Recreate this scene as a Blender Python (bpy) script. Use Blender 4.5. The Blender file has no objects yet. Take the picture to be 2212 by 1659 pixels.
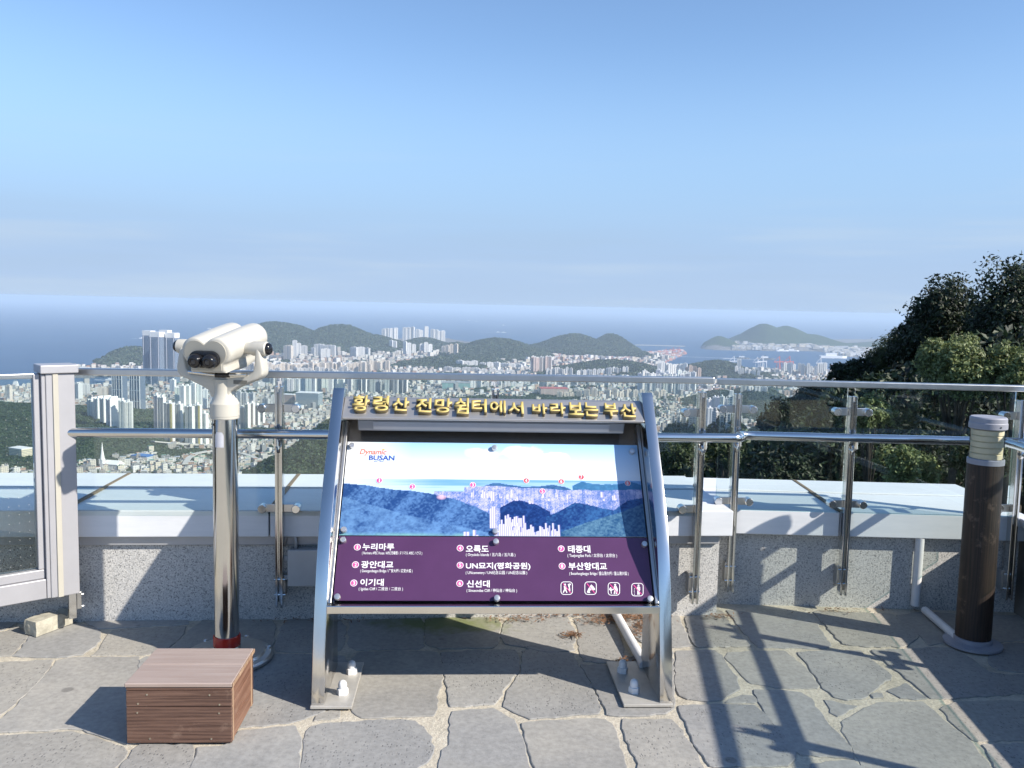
import bpy, bmesh, math, random
import numpy as np
from mathutils import Vector, Matrix, Euler

# ------------------------------------------------------------------ camera, sky, sun, exposure
SC = bpy.context.scene
COL = SC.collection
F, CX, CY, EYE = 1850.0, 1106.0, 829.5, 1.65       # focal length and centre in units of a 2212 x 1659 picture
PITCH, ROLL = math.atan(169.5 / F), math.radians(1.23)
FW = np.array([0, math.cos(PITCH), -math.sin(PITCH)])
UP0 = np.array([0, math.sin(PITCH), math.cos(PITCH)]); RT0 = np.array([1.0, 0, 0])
RT = RT0 * math.cos(ROLL) + UP0 * math.sin(ROLL)
UP = UP0 * math.cos(ROLL) - RT0 * math.sin(ROLL)
cam_data = bpy.data.cameras.new('camera')
cam_data.sensor_width = 36.0
cam_data.lens = 36.0 * F / 2212.0
cam_data.clip_start = 0.05
cam_data.clip_end = 900000.0
camera = bpy.data.objects.new('camera', cam_data)
COL.objects.link(camera)
camera.matrix_world = Matrix(((RT[0], UP[0], -FW[0], 0), (RT[1], UP[1], -FW[1], 0), (RT[2], UP[2], -FW[2], EYE), (0, 0, 0, 1)))
SC.camera = camera

SUN_EL = math.radians(34.7)
SUN_AZ = math.atan2(0.9, -0.44)                    # the sun stands to the right and a little behind the camera
world = bpy.data.worlds.new('World')
SC.world = world
world.use_nodes = True
wn, wl = world.node_tree.nodes, world.node_tree.links
sky = wn.new('ShaderNodeTexSky'); sky.sky_type = 'NISHITA'; sky.sun_disc = False
sky.sun_elevation = SUN_EL; sky.sun_rotation = SUN_AZ
sky.altitude = 400; sky.air_density = 1.0; sky.dust_density = 0.15; sky.ozone_density = 4.0
bgn = wn['Background']; bgn.inputs['Strength'].default_value = 0.136
# pale humid layer low in the sky, with thin cloud streaks in it
tc = wn.new('ShaderNodeTexCoord')
sep = wn.new('ShaderNodeSeparateXYZ'); wl.new(tc.outputs['Generated'], sep.inputs[0])
mp = wn.new('ShaderNodeMapping'); mp.inputs['Scale'].default_value = (2.2, 2.2, 30.0); wl.new(tc.outputs['Generated'], mp.inputs[0])
nz = wn.new('ShaderNodeTexNoise'); nz.inputs['Scale'].default_value = 1.2; nz.inputs['Detail'].default_value = 5; nz.inputs['Roughness'].default_value = 0.5
wl.new(mp.outputs[0], nz.inputs['Vector'])
def wrange(sock, a, b, lo=0.0, hi=1.0, smooth=True):
    r = wn.new('ShaderNodeMapRange'); r.interpolation_type = 'SMOOTHSTEP' if smooth else 'LINEAR'
    r.inputs[1].default_value = a; r.inputs[2].default_value = b; r.inputs[3].default_value = lo; r.inputs[4].default_value = hi; wl.new(sock, r.inputs[0]); return r.outputs[0]
def wmix(f, a, b):
    x = wn.new('ShaderNodeMix'); x.data_type = 'RGBA'; wl.new(f, x.inputs[0])
    for v, i in ((a, 6), (b, 7)):
        if isinstance(v, tuple): x.inputs[i].default_value = (*v, 1)
        else: wl.new(v, x.inputs[i])
    return x.outputs[2]
humid = wmix(wrange(sep.outputs['Z'], 0.15, 0.0), (1.95, 2.98, 4.45), (2.36, 3.14, 4.32))
base_sky = wmix(wrange(sep.outputs['Z'], 0.30, 0.05), sky.outputs[0], humid)
cl = wn.new('ShaderNodeMath'); cl.operation = 'MULTIPLY'; wl.new(wrange(nz.outputs['Fac'], 0.46, 0.72, 0.0, 0.5), cl.inputs[0]); wl.new(wrange(sep.outputs['Z'], 0.22, 0.02), cl.inputs[1])
c1 = wmix(cl.outputs[0], base_sky, (2.95, 3.60, 4.35))
gl = wn.new('ShaderNodeMath'); gl.operation = 'MULTIPLY'; wl.new(wrange(nz.outputs['Fac'], 0.50, 0.30, 0.0, 0.35), gl.inputs[0]); wl.new(wrange(sep.outputs['Z'], 0.13, 0.03), gl.inputs[1])
g2 = wn.new('ShaderNodeMath'); g2.operation = 'MULTIPLY'; wl.new(gl.outputs[0], g2.inputs[0]); wl.new(wrange(sep.outputs['Z'], 0.005, 0.05), g2.inputs[1])
wl.new(wmix(g2.outputs[0], c1, (2.15, 2.85, 3.75)), bgn.inputs['Color'])

sun_data = bpy.data.lights.new('sun', 'SUN'); sun_data.energy = 5.0; sun_data.angle = math.radians(0.53); sun_data.color = (1.0, 0.92, 0.80)
sun = bpy.data.objects.new('sun', sun_data); COL.objects.link(sun)
sun_dir = Vector((math.sin(SUN_AZ) * math.cos(SUN_EL), math.cos(SUN_AZ) * math.cos(SUN_EL), math.sin(SUN_EL)))
sun.rotation_euler = sun_dir.to_track_quat('Z', 'Y').to_euler(); sun.location = (6, -4, 9)
SC.view_settings.view_transform = 'Standard'; SC.view_settings.look = 'None'
SC.view_settings.exposure = 0.55; SC.view_settings.gamma = 1.0; SC.view_settings.use_curve_mapping = False
SC.render.engine = 'CYCLES'
cy = SC.cycles
cy.max_bounces = 8; cy.diffuse_bounces = 3; cy.glossy_bounces = 4; cy.transmission_bounces = 6; cy.transparent_max_bounces = 24
cy.volume_bounces = 1; cy.use_denoising = True; cy.caustics_reflective = False; cy.caustics_refractive = False
cy.sample_clamp_indirect = 6.0

# ------------------------------------------------------------------ helpers
def ray(x, y): return FW + RT * (x - CX) / F - UP * (y - CY) / F
def onz(x, y, z=0.0):
    d = ray(x, y); t = (z - EYE) / d[2]; return Vector((d[0] * t, d[1] * t, z))
def ony(x, y, Y):
    d = ray(x, y); t = Y / d[1]; return Vector((d[0] * t, Y, EYE + d[2] * t))
def horizon(px): return 660 + 0.02147 * (px - 1106)
rng = random.Random(7)
nrg = np.random.default_rng(11)

def tag(o, label=None, cat=None, group=None, kind=None):
    if label: o['label'] = label
    if cat: o['category'] = cat
    if group: o['group'] = group
    if kind: o['kind'] = kind
    return o
def empty(name, loc=(0, 0, 0), rz=0.0):
    o = bpy.data.objects.new(name, None); COL.objects.link(o); o.location = loc; o.rotation_euler = (0, 0, rz); o.empty_display_size = 0.1
    return o
def link_mesh(name, me, mat, parent=None, smooth=False):
    o = bpy.data.objects.new(name, me); COL.objects.link(o)
    if mat is not None:
        for m in (mat if isinstance(mat, (list, tuple)) else [mat]): me.materials.append(m)
    if parent is not None: o.parent = parent
    if smooth: me.polygons.foreach_set('use_smooth', [True] * len(me.polygons))
    return o

class MB:
    """collects shapes; build() makes ONE mesh object"""
    def __init__(s): s.v, s.f, s.m = [], [], []
    def add(s, vs, fs, m=0):
        k = len(s.v); s.v += [tuple(v) for v in vs]; s.f += [tuple(i + k for i in f) for f in fs]; s.m += [m] * len(fs); return s
    def box(s, a, b, m=0, M=None):
        x0, y0, z0 = a; x1, y1, z1 = b
        vs = [(x0, y0, z0), (x1, y0, z0), (x1, y1, z0), (x0, y1, z0), (x0, y0, z1), (x1, y0, z1), (x1, y1, z1), (x0, y1, z1)]
        if M is not None: vs = [M @ Vector(v) for v in vs]
        return s.add(vs, [(3, 2, 1, 0), (4, 5, 6, 7), (0, 1, 5, 4), (1, 2, 6, 5), (2, 3, 7, 6), (3, 0, 4, 7)], m)
    def bar(s, p, q, w, h, upv=(0, 0, 1), m=0):
        p, q = Vector(p), Vector(q); d = (q - p).normalized(); up = Vector(upv)
        side = d.cross(up)
        if side.length < 1e-4: side = d.cross(Vector((0, 1, 0)))
        side.normalize(); up = side.cross(d).normalized()
        vs = []
        for c in (p, q):
            for a, b in ((-1, -1), (1, -1), (1, 1), (-1, 1)): vs.append(c + side * (a * w / 2) + up * (b * h / 2))
        return s.add(vs, [(3, 2, 1, 0), (4, 5, 6, 7), (0, 1, 5, 4), (1, 2, 6, 5), (2, 3, 7, 6), (3, 0, 4, 7)], m)
    def tube(s, pts, r, n=12, m=0, caps=True):
        pts = [Vector(p) for p in pts]; rs = r if isinstance(r, (list, tuple)) else [r] * len(pts)
        k = len(s.v); prev = None
        for i, p in enumerate(pts):
            d = ((pts[i + 1] - p).normalized() if i == 0 else (p - pts[i - 1]).normalized() if i == len(pts) - 1 else ((pts[i + 1] - p).normalized() + (p - pts[i - 1]).normalized()).normalized())
            ref = prev if prev is not None else (Vector((0, 0, 1)) if abs(d.z) < 0.9 else Vector((1, 0, 0)))
            side = d.cross(ref).normalized(); up = side.cross(d).normalized(); prev = up
            for j in range(n):
                a = 2 * math.pi * j / n; s.v.append(tuple(p + side * math.cos(a) * rs[i] + up * math.sin(a) * rs[i]))
        for i in range(len(pts) - 1):
            for j in range(n):
                a = k + i * n + j; b = k + i * n + (j + 1) % n; s.f.append((a, b, b + n, a + n)); s.m.append(m)
        if caps:
            s.f.append(tuple(k + j for j in reversed(range(n)))); s.m.append(m)
            e = k + (len(pts) - 1) * n; s.f.append(tuple(e + j for j in range(n))); s.m.append(m)
        return s
    def lathe(s, prof, c=(0, 0, 0), n=32, m=0, M=None):
        """prof: list of (radius, height) bottom to top, about the z axis"""
        k = len(s.v)
        for (r, z) in prof:
            for j in range(n):
                a = 2 * math.pi * j / n; v = Vector((r * math.cos(a), r * math.sin(a), z))
                if M is not None: v = M @ v
                s.v.append((v.x + c[0], v.y + c[1], v.z + c[2]))
        for i in range(len(prof) - 1):
            for j in range(n):
                a = k + i * n + j; b = k + i * n + (j + 1) % n; s.f.append((a, b, b + n, a + n)); s.m.append(m)
        s.f.append(tuple(k + j for j in reversed(range(n)))); s.m.append(m)
        e = k + (len(prof) - 1) * n; s.f.append(tuple(e + j for j in range(n))); s.m.append(m)
        return s
    def prism(s, poly, z0, z1, M=None, m=0):
        n = len(poly); vs = [Vector((x, y, z0)) for x, y in poly] + [Vector((x, y, z1)) for x, y in poly]
        if M is not None: vs = [M @ v for v in vs]
        fs = [tuple(reversed(range(n))), tuple(range(n, 2 * n))] + [(i, (i + 1) % n, n + (i + 1) % n, n + i) for i in range(n)]
        return s.add(vs, fs, m)
    def mesh(s, name):
        me = bpy.data.meshes.new(name); me.from_pydata(s.v, [], s.f); me.update(); return me
    def build(s, name, mat, parent=None, smooth=False, bevel=0.0, seg=2, auto=None):
        me = s.mesh(name); o = link_mesh(name, me, mat, parent, smooth)
        if max(s.m, default=0) > 0: me.polygons.foreach_set('material_index', s.m)
        bm = bmesh.new(); bm.from_mesh(me); bmesh.ops.recalc_face_normals(bm, faces=bm.faces)
        if bevel > 0:
            ed = [e for e in bm.edges if len(e.link_faces) == 2 and e.calc_face_angle(0) > 0.5]
            bmesh.ops.bevel(bm, geom=ed, offset=bevel, segments=seg, affect='EDGES', profile=0.5, clamp_overlap=True)
        if auto is not None:
            for f in bm.faces: f.smooth = True
            for e in bm.edges:
                if len(e.link_faces) == 2 and e.calc_face_angle(0) > auto: e.smooth = False
        bm.to_mesh(me); bm.free()
        return o

# ------------------------------------------------------------------ materials
def mat(name, base=(0.5, 0.5, 0.5), rough=0.6, metal=0.0, spec=0.5):
    m = bpy.data.materials.new(name); m.use_nodes = True
    b = m.node_tree.nodes['Principled BSDF']
    b.inputs['Base Color'].default_value = (*base, 1); b.inputs['Roughness'].default_value = rough; b.inputs['Metallic'].default_value = metal
    b.inputs['Specular IOR Level'].default_value = spec
    return m, m.node_tree.nodes, m.node_tree.links, b
def coords(n, l, kind='Object', scale=(1, 1, 1)):
    t = n.new('ShaderNodeTexCoord'); mp = n.new('ShaderNodeMapping'); mp.inputs['Scale'].default_value = scale
    l.new(t.outputs[kind], mp.inputs[0]); return mp.outputs[0]
def noise(n, l, vec, scale, detail=4, rough=0.6, dist=0.0):
    t = n.new('ShaderNodeTexNoise'); t.inputs['Scale'].default_value = scale; t.inputs['Detail'].default_value = detail
    t.inputs['Roughness'].default_value = rough; t.inputs['Distortion'].default_value = dist
    if vec is not None: l.new(vec, t.inputs['Vector'])
    return t.outputs['Fac']
def ramp(n, l, fac, stops):
    r = n.new('ShaderNodeValToRGB'); el = r.color_ramp.elements
    while len(el) < len(stops): el.new(0.5)
    for e, (p, c) in zip(el, stops):
        e.position = p; e.color = (*c, 1) if len(c) == 3 else c
    l.new(fac, r.inputs[0]); return r.outputs[0]
def mixc(n, l, fac, a, b, mode='MIX'):
    x = n.new('ShaderNodeMix'); x.data_type = 'RGBA'; x.blend_type = mode
    if isinstance(fac, (int, float)): x.inputs[0].default_value = fac
    else: l.new(fac, x.inputs[0])
    for v, i in ((a, 6), (b, 7)):
        if isinstance(v, tuple): x.inputs[i].default_value = (*v, 1) if len(v) == 3 else v
        else: l.new(v, x.inputs[i])
    return x.outputs[2]
def math_(n, l, op, a, b=None):
    x = n.new('ShaderNodeMath'); x.operation = op
    for v, i in ((a, 0), (b, 1)):
        if v is None: continue
        if isinstance(v, (int, float)): x.inputs[i].default_value = v
        else: l.new(v, x.inputs[i])
    return x.outputs[0]
def bump(n, l, h, b, strength=0.3, dist=0.002):
    x = n.new('ShaderNodeBump'); x.inputs['Strength'].default_value = strength; x.inputs['Distance'].default_value = dist
    l.new(h, x.inputs['Height']); l.new(x.outputs[0], b.inputs['Normal'])
M = {}
def simple(key, base, rough=0.5, metal=0.0, var=0.12, scale=8.0, bmp=0.0, spec=0.5, bscale=60):
    m, n, l, b = mat(key, base, rough, metal, spec)
    v = coords(n, l); f = noise(n, l, v, scale, 5)
    c = ramp(n, l, f, [(0.3, tuple(x * (1 - var) for x in base)), (0.7, tuple(min(1, x * (1 + var)) for x in base))])
    l.new(c, b.inputs['Base Color'])
    rr = n.new('ShaderNodeMapRange'); rr.inputs[3].default_value = max(0.02, rough * 0.8); rr.inputs[4].default_value = min(1, rough * 1.2)
    l.new(noise(n, l, v, scale * 2.3, 4), rr.inputs[0]); l.new(rr.outputs[0], b.inputs['Roughness'])
    if bmp: bump(n, l, noise(n, l, v, bscale, 4), b, bmp, 0.002)
    M[key] = m; return m
simple('steel', (0.62, 0.62, 0.61), 0.13, 1.0, 0.05, 5)
simple('steel_brushed', (0.56, 0.56, 0.55), 0.3, 1.0, 0.06, 9)
simple('steel_side', (0.70, 0.68, 0.65), 0.17, 1.0, 0.05, 3)
simple('header_steel', (0.50, 0.49, 0.48), 0.42, 0.75, 0.05, 3)
simple('bolt_steel', (0.7, 0.7, 0.69), 0.2, 1.0, 0.05, 30)
simple('aluminium', (0.40, 0.40, 0.425), 0.45, 0.25, 0.04, 6)
simple('foot_steel', (0.52, 0.50, 0.46), 0.5, 0.35, 0.12, 14)
simple('cream', (0.53, 0.51, 0.45), 0.34, 0.0, 0.03, 7)
simple('cream_plate', (0.44, 0.42, 0.36), 0.4, 0.0, 0.03, 7)
simple('cream_dark', (0.46, 0.44, 0.38), 0.40, 0.0, 0.04, 9)
simple('black_plastic', (0.012, 0.012, 0.014), 0.12, 0.0, 0.1, 9)
simple('lens', (0.05, 0.05, 0.055), 0.05, 0.0, 0.1, 9)
simple('label_grey', (0.16, 0.155, 0.135), 0.5, 0.0, 0.1, 30)
simple('red_band', (0.55, 0.03, 0.018), 0.25, 0.0, 0.15, 12)
simple('paper', (0.60, 0.60, 0.64), 0.8, 0.0, 0.06, 30)
simple('white_pipe', (0.74, 0.74, 0.75), 0.35, 0.0, 0.07, 9)
simple('white_nut', (0.82, 0.83, 0.84), 0.45, 0.0, 0.05, 20)
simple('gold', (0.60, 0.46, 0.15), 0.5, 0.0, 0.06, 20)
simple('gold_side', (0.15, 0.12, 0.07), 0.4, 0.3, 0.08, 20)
simple('purple', (0.085, 0.034, 0.098), 0.22, 0.0, 0.10, 4)
simple('print_white', (0.80, 0.78, 0.81), 0.4, 0.0, 0.04, 40)
simple('print_pink', (0.72, 0.075, 0.30), 0.35, 0.0, 0.06, 30)
simple('print_red', (0.75, 0.085, 0.12), 0.35, 0.0, 0.06, 30)
simple('print_orange', (0.80, 0.20, 0.13), 0.35, 0.0, 0.06, 30)
simple('print_yellow', (0.85, 0.55, 0.16), 0.35, 0.0, 0.06, 30)
simple('print_blue', (0.030, 0.085, 0.40), 0.35, 0.0, 0.06, 30)
simple('bolt_cap', (0.66, 0.66, 0.66), 0.34, 0.85, 0.06, 60)
simple('light_cover', (0.22, 0.23, 0.25), 0.4, 0.0, 0.05, 6)
simple('diffuser', (0.30, 0.31, 0.34), 0.45, 0.0, 0.05, 6)
simple('sign_back', (0.30, 0.29, 0.28), 0.22, 0.9, 0.08, 4)
simple('sealant', (0.20, 0.15, 0.10), 0.8, 0.0, 0.2, 40)
simple('dark_gap', (0.02, 0.02, 0.022), 0.8, 0.0, 0.1, 10)
simple('lamp_grey', (0.30, 0.31, 0.36), 0.5, 0.0, 0.08, 12)
simple('lamp_cream', (0.90, 0.84, 0.63), 0.45, 0.0, 0.03, 10)
simple('grey_plastic', (0.50, 0.50, 0.50), 0.5, 0.0, 0.05, 10)
simple('flashing', (0.40, 0.41, 0.43), 0.4, 0.3, 0.1, 4)
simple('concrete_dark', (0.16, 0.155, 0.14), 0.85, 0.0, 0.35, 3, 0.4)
simple('bark', (0.06, 0.048, 0.036), 0.9, 0.0, 0.3, 12, 0.6)
simple('litter', (0.20, 0.105, 0.055), 0.9, 0.0, 0.45, 30)
simple('weed', (0.07, 0.16, 0.035), 0.6, 0.0, 0.3, 30)
simple('boat_white', (0.8, 0.8, 0.8), 0.4, 0.0, 0.05, 1)
simple('boat_dark', (0.10, 0.12, 0.15), 0.5, 0.0, 0.1, 1)
simple('crane_red', (0.50, 0.10, 0.08), 0.5, 0.0, 0.1, 1)
simple('crane_white', (0.62, 0.64, 0.68), 0.5, 0.0, 0.1, 1)
simple('road', (0.10, 0.10, 0.105), 0.9, 0.0, 0.2, 0.05)
simple('concrete', (0.50, 0.49, 0.46), 0.85, 0.0, 0.12, 0.1)
simple('roof_blue', (0.03, 0.15, 0.42), 0.5, 0.0, 0.08, 0.2)
simple('roof_grey', (0.30, 0.31, 0.32), 0.7, 0.0, 0.1, 0.2)
simple('white_paint', (0.76, 0.76, 0.74), 0.6, 0.0, 0.05, 0.2)
simple('stripe_yellow', (0.62, 0.50, 0.17), 0.6, 0.0, 0.05, 0.2)

# glass: clear pane with a faint green tint, reflecting at grazing angles
def make_glass(key, tint, extra=0.0, ior=1.5):
    m = bpy.data.materials.new(key); m.use_nodes = True; n, l = m.node_tree.nodes, m.node_tree.links
    n.clear(); out = n.new('ShaderNodeOutputMaterial'); mx = n.new('ShaderNodeMixShader')
    tr = n.new('ShaderNodeBsdfTransparent'); gl = n.new('ShaderNodeBsdfGlossy'); fr = n.new('ShaderNodeFresnel'); fr.inputs[0].default_value = ior
    v = coords(n, l); f = noise(n, l, v, 3.0, 4)
    c = ramp(n, l, f, [(0.3, tuple(t * 0.985 for t in tint)), (0.7, tint)])
    l.new(c, tr.inputs[0]); gl.inputs['Color'].default_value = (0.9, 0.93, 0.92, 1); gl.inputs['Roughness'].default_value = 0.02
    fac = math_(n, l, 'ADD', fr.outputs[0], extra)
    l.new(fac, mx.inputs[0]); l.new(tr.outputs[0], mx.inputs[1]); l.new(gl.outputs[0], mx.inputs[2]); l.new(mx.outputs[0], out.inputs[0])
    M[key] = m
make_glass('glass', (0.925, 0.965, 0.95)); make_glass('glass_edge', (0.45, 0.66, 0.60), 0.15); make_glass('acrylic', (0.97, 0.97, 0.96))
make_glass('lamp_glass', (0.98, 0.97, 0.95), 0.0, 1.2)
_m = M['lamp_cream']; _n, _l = _m.node_tree.nodes, _m.node_tree.links; _b = _n['Principled BSDF']
_t = _n.new('ShaderNodeBsdfTranslucent'); _l.new(_b.inputs['Base Color'].links[0].from_socket, _t.inputs[0]); _x = _n.new('ShaderNodeMixShader'); _x.inputs[0].default_value = 0.22
_l.new(_b.outputs[0], _x.inputs[1]); _l.new(_t.outputs[0], _x.inputs[2]); _l.new(_x.outputs[0], _n['Material Output'].inputs[0])

def stone_mat():
    m, n, l, b = mat('stone', rough=0.75)
    oi = n.new('ShaderNodeObjectInfo'); v0 = coords(n, l)
    vm = n.new('ShaderNodeVectorMath'); vm.operation = 'ADD'; l.new(v0, vm.inputs[0])
    cx = n.new('ShaderNodeCombineXYZ'); l.new(math_(n, l, 'MULTIPLY', oi.outputs['Random'], 37.0), cx.inputs[0]); l.new(cx.outputs[0], vm.inputs[1]); v = vm.outputs[0]
    big = noise(n, l, v, 2.2, 5, 0.6, 0.6); fine = noise(n, l, v, 42, 5, 0.7)
    c1 = ramp(n, l, big, [(0.25, (0.270, 0.268, 0.264)), (0.5, (0.325, 0.320, 0.310)), (0.8, (0.395, 0.382, 0.356))])
    c2 = mixc(n, l, 0.5, c1, ramp(n, l, fine, [(0.3, (0.27, 0.27, 0.27)), (0.7, (0.62, 0.62, 0.62))]), 'OVERLAY')
    # each slab its own tone
    tone = ramp(n, l, oi.outputs['Random'], [(0.0, (0.40, 0.41, 0.425)), (0.3, (0.54, 0.54, 0.53)), (0.55, (0.46, 0.465, 0.47)), (0.75, (0.53, 0.515, 0.48)), (1.0, (0.59, 0.585, 0.575))])
    c3 = mixc(n, l, 0.9, c2, tone, 'OVERLAY')
    # small pits, on some slabs many
    vo = n.new('ShaderNodeTexVoronoi'); vo.inputs['Scale'].default_value = 75
    mpv = n.new('ShaderNodeMapping'); mpv.inputs['Scale'].default_value = (1, 0.55, 1); l.new(v, mpv.inputs[0]); l.new(mpv.outputs[0], vo.inputs['Vector'])
    pitmask = ramp(n, l, noise(n, l, v, 7, 4, 0.7), [(0.42, (0, 0, 0)), (0.56, (1, 1, 1))])
    many = ramp(n, l, math_(n, l, 'FRACT', math_(n, l, 'MULTIPLY', oi.outputs['Random'], 7.31)), [(0.25, (0.15, 0.15, 0.15)), (0.5, (1, 1, 1))])
    pit = ramp(n, l, vo.outputs['Distance'], [(0.18, (1, 1, 1)), (0.30, (0, 0, 0))])
    pf = math_(n, l, 'MULTIPLY', math_(n, l, 'MULTIPLY', pit, pitmask), many)
    c4 = mixc(n, l, math_(n, l, 'MULTIPLY', pf, 0.6), c3, (0.085, 0.085, 0.09))
    # old dark spots (trodden gum) and rusty scale
    vo2 = n.new('ShaderNodeTexVoronoi'); vo2.inputs['Scale'].default_value = 3.1; l.new(v, vo2.inputs['Vector'])
    spot = ramp(n, l, vo2.outputs['Distance'], [(0.06, (1, 1, 1)), (0.085, (0, 0, 0))])
    c5 = mixc(n, l, math_(n, l, 'MULTIPLY', spot, 0.55), c4, (0.11, 0.105, 0.10))
    warm = ramp(n, l, noise(n, l, v, 1.3, 4), [(0.55, (0, 0, 0)), (0.75, (1, 1, 1))])
    c6 = mixc(n, l, math_(n, l, 'MULTIPLY', warm, 0.28), c5, (0.40, 0.37, 0.30))
    # moss along the foot of the parapet: green patch with its own ragged outline
    geo = n.new('ShaderNodeNewGeometry'); sp = n.new('ShaderNodeSeparateXYZ'); l.new(geo.outputs['Position'], sp.inputs[0])
    dx = math_(n, l, 'MULTIPLY', math_(n, l, 'SUBTRACT', sp.outputs[0], -0.33), 2.3); dy = math_(n, l, 'MULTIPLY', math_(n, l, 'SUBTRACT', sp.outputs[1], 4.30), 6.5)
    rr = math_(n, l, 'SQRT', math_(n, l, 'ADD', math_(n, l, 'MULTIPLY', dx, dx), math_(n, l, 'MULTIPLY', dy, dy)))
    mo = math_(n, l, 'ADD', rr, math_(n, l, 'MULTIPLY', math_(n, l, 'SUBTRACT', noise(n, l, v0, 9, 5), 0.5), 1.6))
    mf = ramp(n, l, mo, [(0.35, (1, 1, 1)), (1.0, (0, 0, 0))])
    c7 = mixc(n, l, math_(n, l, 'MULTIPLY', mf, 0.75), c6, (0.15, 0.19, 0.035))
    l.new(c7, b.inputs['Base Color'])
    h = math_(n, l, 'SUBTRACT', math_(n, l, 'ADD', math_(n, l, 'MULTIPLY', fine, 0.6), big), math_(n, l, 'MULTIPLY', pf, 1.2))
    bump(n, l, h, b, 0.35, 0.003); M['stone'] = m
stone_mat()
def grout_mat():
    m, n, l, b = mat('grout', rough=0.9); v = coords(n, l)
    f = noise(n, l, v, 6, 6, 0.7); g = noise(n, l, v, 70, 4, 0.7)
    c = ramp(n, l, f, [(0.2, (0.26, 0.235, 0.19)), (0.5, (0.52, 0.475, 0.385)), (0.8, (0.64, 0.59, 0.49))])
    c = mixc(n, l, 0.5, c, ramp(n, l, g, [(0.3, (0.25, 0.25, 0.25)), (0.7, (0.7, 0.7, 0.7))]), 'OVERLAY')
    l.new(c, b.inputs['Base Color']); bump(n, l, math_(n, l, 'ADD', f, g), b, 0.8, 0.006); M['grout'] = m
grout_mat()
def granite_mat():
    m, n, l, b = mat('granite', rough=0.6); v = coords(n, l)
    a = noise(n, l, v, 150, 3, 0.6); d = noise(n, l, v, 2.0, 4)
    vo = n.new('ShaderNodeTexVoronoi'); vo.inputs['Scale'].default_value = 190; l.new(v, vo.inputs['Vector'])
    c = ramp(n, l, a, [(0.30, (0.32, 0.32, 0.325)), (0.43, (0.48, 0.48, 0.475)), (0.55, (0.58, 0.575, 0.56)), (0.68, (0.70, 0.685, 0.66))])
    s = n.new('ShaderNodeSeparateColor'); l.new(vo.outputs['Color'], s.inputs[0])
    dk = ramp(n, l, s.outputs[0], [(0.10, (1, 1, 1)), (0.16, (0, 0, 0))])
    c = mixc(n, l, math_(n, l, 'MULTIPLY', dk, 0.6), c, (0.09, 0.09, 0.10))
    c = mixc(n, l, 0.35, c, ramp(n, l, d, [(0.3, (0.36, 0.36, 0.34)), (0.7, (0.58, 0.58, 0.58))]), 'OVERLAY')
    l.new(c, b.inputs['Base Color']); bump(n, l, a, b, 0.35, 0.004); M['granite'] = m
granite_mat()
def coping_mat():
    m, n, l, b = mat('coping', rough=0.42); v = coords(n, l)
    f = noise(n, l, v, 1.6, 5, 0.6); st = noise(n, l, coords(n, l, 'Object', (2, 14, 14)), 2.5, 4)
    c = ramp(n, l, f, [(0.3, (0.70, 0.73, 0.77)), (0.7, (0.78, 0.80, 0.83))])
    c = mixc(n, l, 0.45, c, ramp(n, l, st, [(0.35, (0.38, 0.38, 0.36)), (0.6, (0.56, 0.56, 0.56))]), 'OVERLAY')
    l.new(c, b.inputs['Base Color']); M['coping'] = m
coping_mat()
def wood_mat(key, dark, lite, axis):
    m, n, l, b = mat(key, rough=0.62); sc = [15, 15, 15]; sc[axis] = 0.8; oi = n.new('ShaderNodeObjectInfo')
    v0 = coords(n, l, 'Object', tuple(sc)); vm = n.new('ShaderNodeVectorMath'); vm.operation = 'ADD'; l.new(v0, vm.inputs[0])
    cx = n.new('ShaderNodeCombineXYZ'); 
    for i in range(3): l.new(math_(n, l, 'MULTIPLY', oi.outputs['Random'], 19.0 + 7 * i), cx.inputs[i])
    l.new(cx.outputs[0], vm.inputs[1]); v = vm.outputs[0]
    w = n.new('ShaderNodeTexWave'); w.wave_type = 'BANDS'; w.bands_direction = 'Z' if axis == 0 else 'X'; w.inputs['Scale'].default_value = 1.6; w.inputs['Distortion'].default_value = 9; w.inputs['Detail'].default_value = 4; w.inputs['Detail Scale'].default_value = 1.2
    l.new(v, w.inputs['Vector'])
    f = noise(n, l, v, 5, 7, 0.72)
    c = ramp(n, l, math_(n, l, 'ADD', math_(n, l, 'MULTIPLY', w.outputs['Fac'], 0.16), math_(n, l, 'MULTIPLY', f, 0.84)), [(0.36, dark), (0.66, lite)])
    sc2 = noise(n, l, coords(n, l, 'Object', (1, 1, 1)), 9, 6, 0.75)
    c = mixc(n, l, math_(n, l, 'MULTIPLY', ramp(n, l, sc2, [(0.58, (0, 0, 0)), (0.72, (1, 1, 1))]), 0.35), c, (0.36, 0.25, 0.19))
    l.new(c, b.inputs['Base Color']); bump(n, l, f, b, 0.4, 0.003); M[key] = m
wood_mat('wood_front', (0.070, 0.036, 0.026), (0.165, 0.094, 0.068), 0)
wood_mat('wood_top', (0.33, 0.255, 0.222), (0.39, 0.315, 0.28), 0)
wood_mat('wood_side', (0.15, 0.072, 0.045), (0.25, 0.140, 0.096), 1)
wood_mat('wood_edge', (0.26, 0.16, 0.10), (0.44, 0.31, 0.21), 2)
wood_mat('bollard_wood', (0.008, 0.0055, 0.0045), (0.036, 0.021, 0.015), 2)
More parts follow.
